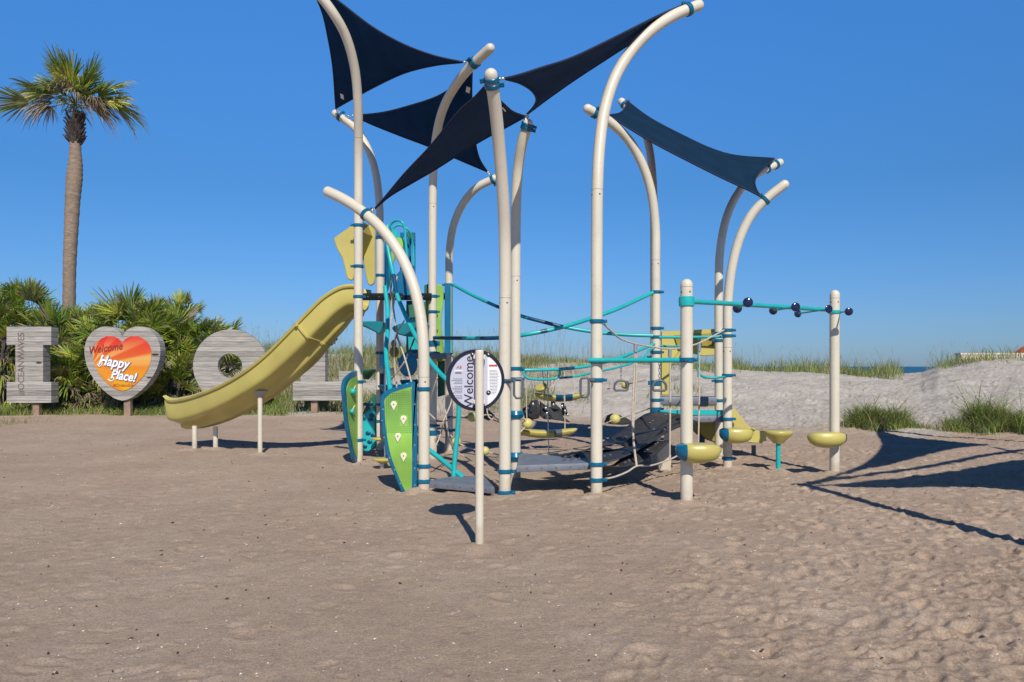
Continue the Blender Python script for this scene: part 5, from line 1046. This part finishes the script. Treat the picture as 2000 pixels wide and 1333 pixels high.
def ballrope(label, balls, ropes):
    c = W(*balls[0][:3]); r_ = thing('ball_rope', (c.x, c.y, c.z - .08), label, 'rope balls', 'pale yellow balls threaded on slack ropes')
    for (a, b_, Y_, rp) in balls:
        m = MB(); ball(m, W(a, b_, Y_), rp * Y_ / F, 0, 1, 1, .96, 20, 12); m.build('ball', mat('ball_yellow', (.58, .52, .17), .5, .12) if 'ball_yellow' not in MATS else MATS['ball_yellow'], r_)
    for P in ropes: rope('rope', P, .010, r_)
ballrope('pale yellow ball on a rope just right of the tallest mast', [(1201, 819, 11.8, 10.5)], [[(1150, 836, 10.8), (1180, 828, 11.4), (1201, 820, 11.8), (1240, 808, 11.7), (1272, 797, 11.5)]])
ballrope('yellow ball right of the front leaning mast above the middle board', [(1030, 828, 10.5, 11)], [[(1005, 812, 10.2), (1030, 827, 10.5), (1016, 845, 10.4)]])
ballrope('two yellow balls seen under and left of the round sign', [(922, 815, 11.0, 10), (891, 863, 11.2, 9.5)], [[(900, 813, 10.9), (922, 815, 11), (960, 812, 11.3), (990, 835, 11.4)], [(880, 850, 11.2), (891, 863, 11.2), (925, 878, 11.2), (947, 882, 11.2)]])
ballrope('pale yellow ball seen through the left D shaped hand ring', [(1221, 752, 12.6, 8.5)], [[(1180, 762, 12.2), (1221, 752, 12.6), (1262, 742, 12.4)]])
ballrope('yellow ball half hidden by the lower part of the sign post', [(947, 881, 11.2, 9)], [[(947, 881, 11.2), (970, 888, 11.2), (995, 890, 11.0)]])
for (a, b_, y_r, Y_, r0, lb) in ((1213, 712, 753, 10.9, .105, 'grey D shaped hand ring on a chain just right of the tallest mast'), (1288, 709, 753, 8.35, .072, 'grey D shaped hand ring on a chain in front of the middle right mast')):
    r_ = thing('trapeze_ring', (W(a, y_r + 10, Y_).x, Y_, W(a, y_r + 10, Y_).z), lb, 'hand ring', 'grey hand rings on chains')
    c = W(a, y_r, Y_); m = MB(); rx = 13 * Y_ / F; rz = 10 * Y_ / F; P = [c + Vector((rx * math.cos(t_), 0, rz * 1.15 * math.sin(t_) - rz * .2)) for t_ in [math.pi * k / 12 for k in range(13)]]; P = P + [c + Vector((-rx, 0, -rz * .8)), c + Vector((-rx * .8, 0, -rz)), c + Vector((rx * .8, 0, -rz)), c + Vector((rx, 0, -rz * .8)), P[0]]
    tube(m, P, .015, 10); m.build('ring', dmetal, r_); m = MB(); y0_ = W(a, b_, Y_).z; z = c.z + rz; k = 0
    while z < y0_:
        q = Vector((c.x, c.y, z + .018)); ax = Vector((1, 0, 0)) if k % 2 else Vector((0, 1, 0)); P = [q + ax * (.011 * math.cos(t_)) + Vector((0, 0, .021 * math.sin(t_))) for t_ in [6.283 * j / 10 for j in range(11)]]; tube(m, P, .0042, 6); z += .032; k += 1
    m.build('chain', metal, r_)
# ------------------------------------------------------------------ welcome sign
SY = 6.12
ws = thing('welcome_sign', (W(936, 0, SY).x, SY, 0), 'round white Welcome board with a black rim on the slim cream post nearest the viewer', 'sign')
T_ = W(936.5, 684, SY); m = MB(); tube(m, [Vector((T_.x, SY, -.12)), Vector((T_.x, SY, T_.z - .03)), T_ + Vector((0, 0, -.006)), T_], [.0335, .0335, .0335, .030], 24); m.build('post', cream, ws, angle=50)
ctr = W(929, 743, SY + .09); ra = .245; U = Vector((math.cos(R(24)), math.sin(R(24)), 0)); V = Vector((0, 0, 1)); Nn = Vector((U.y, -U.x, 0))   # faces the viewer, a little to the right
m = MB(); plate(m, [ctr + U * ra * math.cos(6.2832 * k / 64) + V * ra * math.sin(6.2832 * k / 64) for k in range(64)], Nn, .016, 0, .003); bd = m.build('board', white, ws)
m = MB(); n = 64; P = [ctr + U * (ra - .006) * math.cos(6.2832 * k / n) + V * (ra - .006) * math.sin(6.2832 * k / n) for k in range(n)]; k_ = 0
for (r0, r1) in ((ra - .022, ra + .004),):
    vs = []; 
    for k in range(n):
        c_, s_ = math.cos(6.2832 * k / n), math.sin(6.2832 * k / n); d = U * c_ + V * s_
        vs += [ctr + d * r0 - Nn * .012, ctr + d * r1 - Nn * .012, ctr + d * r1 + Nn * .014, ctr + d * r0 + Nn * .014]
    fs = []
    for k in range(n):
        a, b_ = k * 4, ((k + 1) % n) * 4
        for j in range(4): j2 = (j + 1) % 4; fs.append((a + j, b_ + j, b_ + j2, a + j2))
    m.add(vs, fs)
m.build('rim', mat('black_rim', (.012, .014, .03), .4), bd)
def onb(u, v, d=.0095): return ctr + U * u + V * v + Nn * d
lav = mat('lavender_panel', (.50, .50, .60), .5, .03); whm = mat('sign_white', (.82, .82, .84), .5, .02); ink = mat('sign_ink', (.035, .03, .07), .5); gink = mat('sign_small_print', (.13, .13, .15), .6); redm = mat('sign_red', (.55, .07, .04), .5)
def disc_part(m_, rr_, u0, u1, d, nm):
    pts = []; n = 40
    for k in range(n):
        a = 6.2832 * k / n; u = rr_ * math.cos(a); v = rr_ * math.sin(a); pts.append((min(max(u, u0), u1), v if u0 <= u <= u1 else None, a))
    q = [(u, math.sqrt(max(rr_ ** 2 - u ** 2, 0))) for u in [u0 + (u1 - u0) * k / 20 for k in range(21)]]; loop = [(u, v) for u, v in q] + [(u, -v) for u, v in reversed(q)]
    m = MB(); m.add([onb(u, v, d) for u, v in loop], [tuple(range(len(loop)))]); m.build(nm, m_, bd, smooth=False)
disc_part(lav, ra - .023, -.2215, .10, .0088, 'print_panel'); disc_part(whm, ra - .036, .108, .198, .0092, 'print_panel')
text_mesh('lettering', 'Welcome', .108, MF(onb(-.060, -.012, .0105), V, -U), ink, bd, .0006, 0, .0006, xs=.97)
def bars(rows, m_, nm):
    m = MB()
    for (u, v, w_, h_) in rows:
        m.add([onb(u - w_ / 2, v - h_ / 2, .0104), onb(u + w_ / 2, v - h_ / 2, .0104), onb(u + w_ / 2, v + h_ / 2, .0104), onb(u - w_ / 2, v + h_ / 2, .0104)], [(0, 1, 2, 3)])
    m.build(nm, m_, bd, smooth=False)
rows = []
for v in [.012 - .0125 * k for k in range(4)] + [-.05 - .0125 * k for k in range(5)] + [-.122, -.134, -.146]:
    u = -.118; 
    while u > -.118 - .08 * random.uniform(.6, 1): w_ = random.uniform(.008, .022); rows.append((u - w_ / 2, v, w_ * .85, .0045)); u -= w_
rows += [(-.152, .056, .06, .005), (-.152, .064, .05, .005)]
for v in [.08 - .012 * k for k in range(17)]:
    if v in (): continue
    u = .116
    lim = .116 + min(.07, math.sqrt(max(.2 ** 2 - v * v, 0)) - .122)
    while u < lim: w_ = random.uniform(.008, .02); rows.append((u + w_ / 2, v, w_ * .85, .0042)); u += w_
bars(rows, gink, 'small_print'); bars([(.148, .118, .072, .016)], redm, 'warning_bar'); bars([(-.15, .076, .075, .007), (.15, .055, .08, .003), (.15, .0, .09, .003)], whm, 'rule_line')
m = MB(); text_mesh('emblem', 'A&', .036, MF(onb(-.148, .105, .0104), U, V), mat('emblem_red', (.42, .12, .13), .5), bd, .0004, .3)
for (a, b_) in ((922, 692), (953, 692), (927, 797), (953, 768)):
    u = ((a - 929) * SY / F) / U.x; v = -(b_ - 743) * SY / F; m = MB(); lathe(m, onb(u, v, .008), Nn, [(0, .019), (.005, .019), (.007, .016)], 16, 0); lathe(m, onb(u, v, .014), Nn, [(0, .008), (.008, .007), (.010, .003)], 10, 1); m.build('bolt', [black, metal], bd)
m = MB()
for v in (.19, -.17): box(m, Vector((T_.x, SY + .04, ctr.z + v)), (.095, .06, .03))
m.build('bracket', cream, ws, smooth=False)
# ------------------------------------------------------------------ debris on the sand
def bits(name, n, sz, m_, label, cat):
    mb = MB()
    for i in range(n):
        y = 2.3 + 24 * random.random() ** 1.6; x = random.uniform(-1, 1) * (1 + .7 * y); z = hz(x, y); s = sz * random.uniform(.4, 1.6); c = Vector((x, y, z + s * .3)); V_ = []
        e = Vector((random.uniform(-1, 1), random.uniform(-1, 1), 0)).normalized(); f = Vector((-e.y, e.x, 0)); l = random.uniform(.6, 1.8)
        V_ = [c + e * s * l, c + f * s * .6, c - e * s * l * .8, c - f * s * .5, c + Vector((0, 0, s * .7)), c - Vector((0, 0, s * .4))]
        mb.add(V_, [(0, 1, 4), (1, 2, 4), (2, 3, 4), (3, 0, 4), (1, 0, 5), (2, 1, 5), (3, 2, 5), (0, 3, 5)])
    tag(mb.build(name, m_, smooth=False), label, cat, kind='stuff')
bits('seed_debris', 1000, .0095, mat('dark_debris', (.05, .035, .028), .9, .4), 'dark seeds and seaweed scraps strewn over the sand', 'debris')
bits('shell_fragments', 2600, .0050, mat('shell', (.72, .66, .58), .6, .2), 'small pale shell fragments scattered over the sand', 'shells')
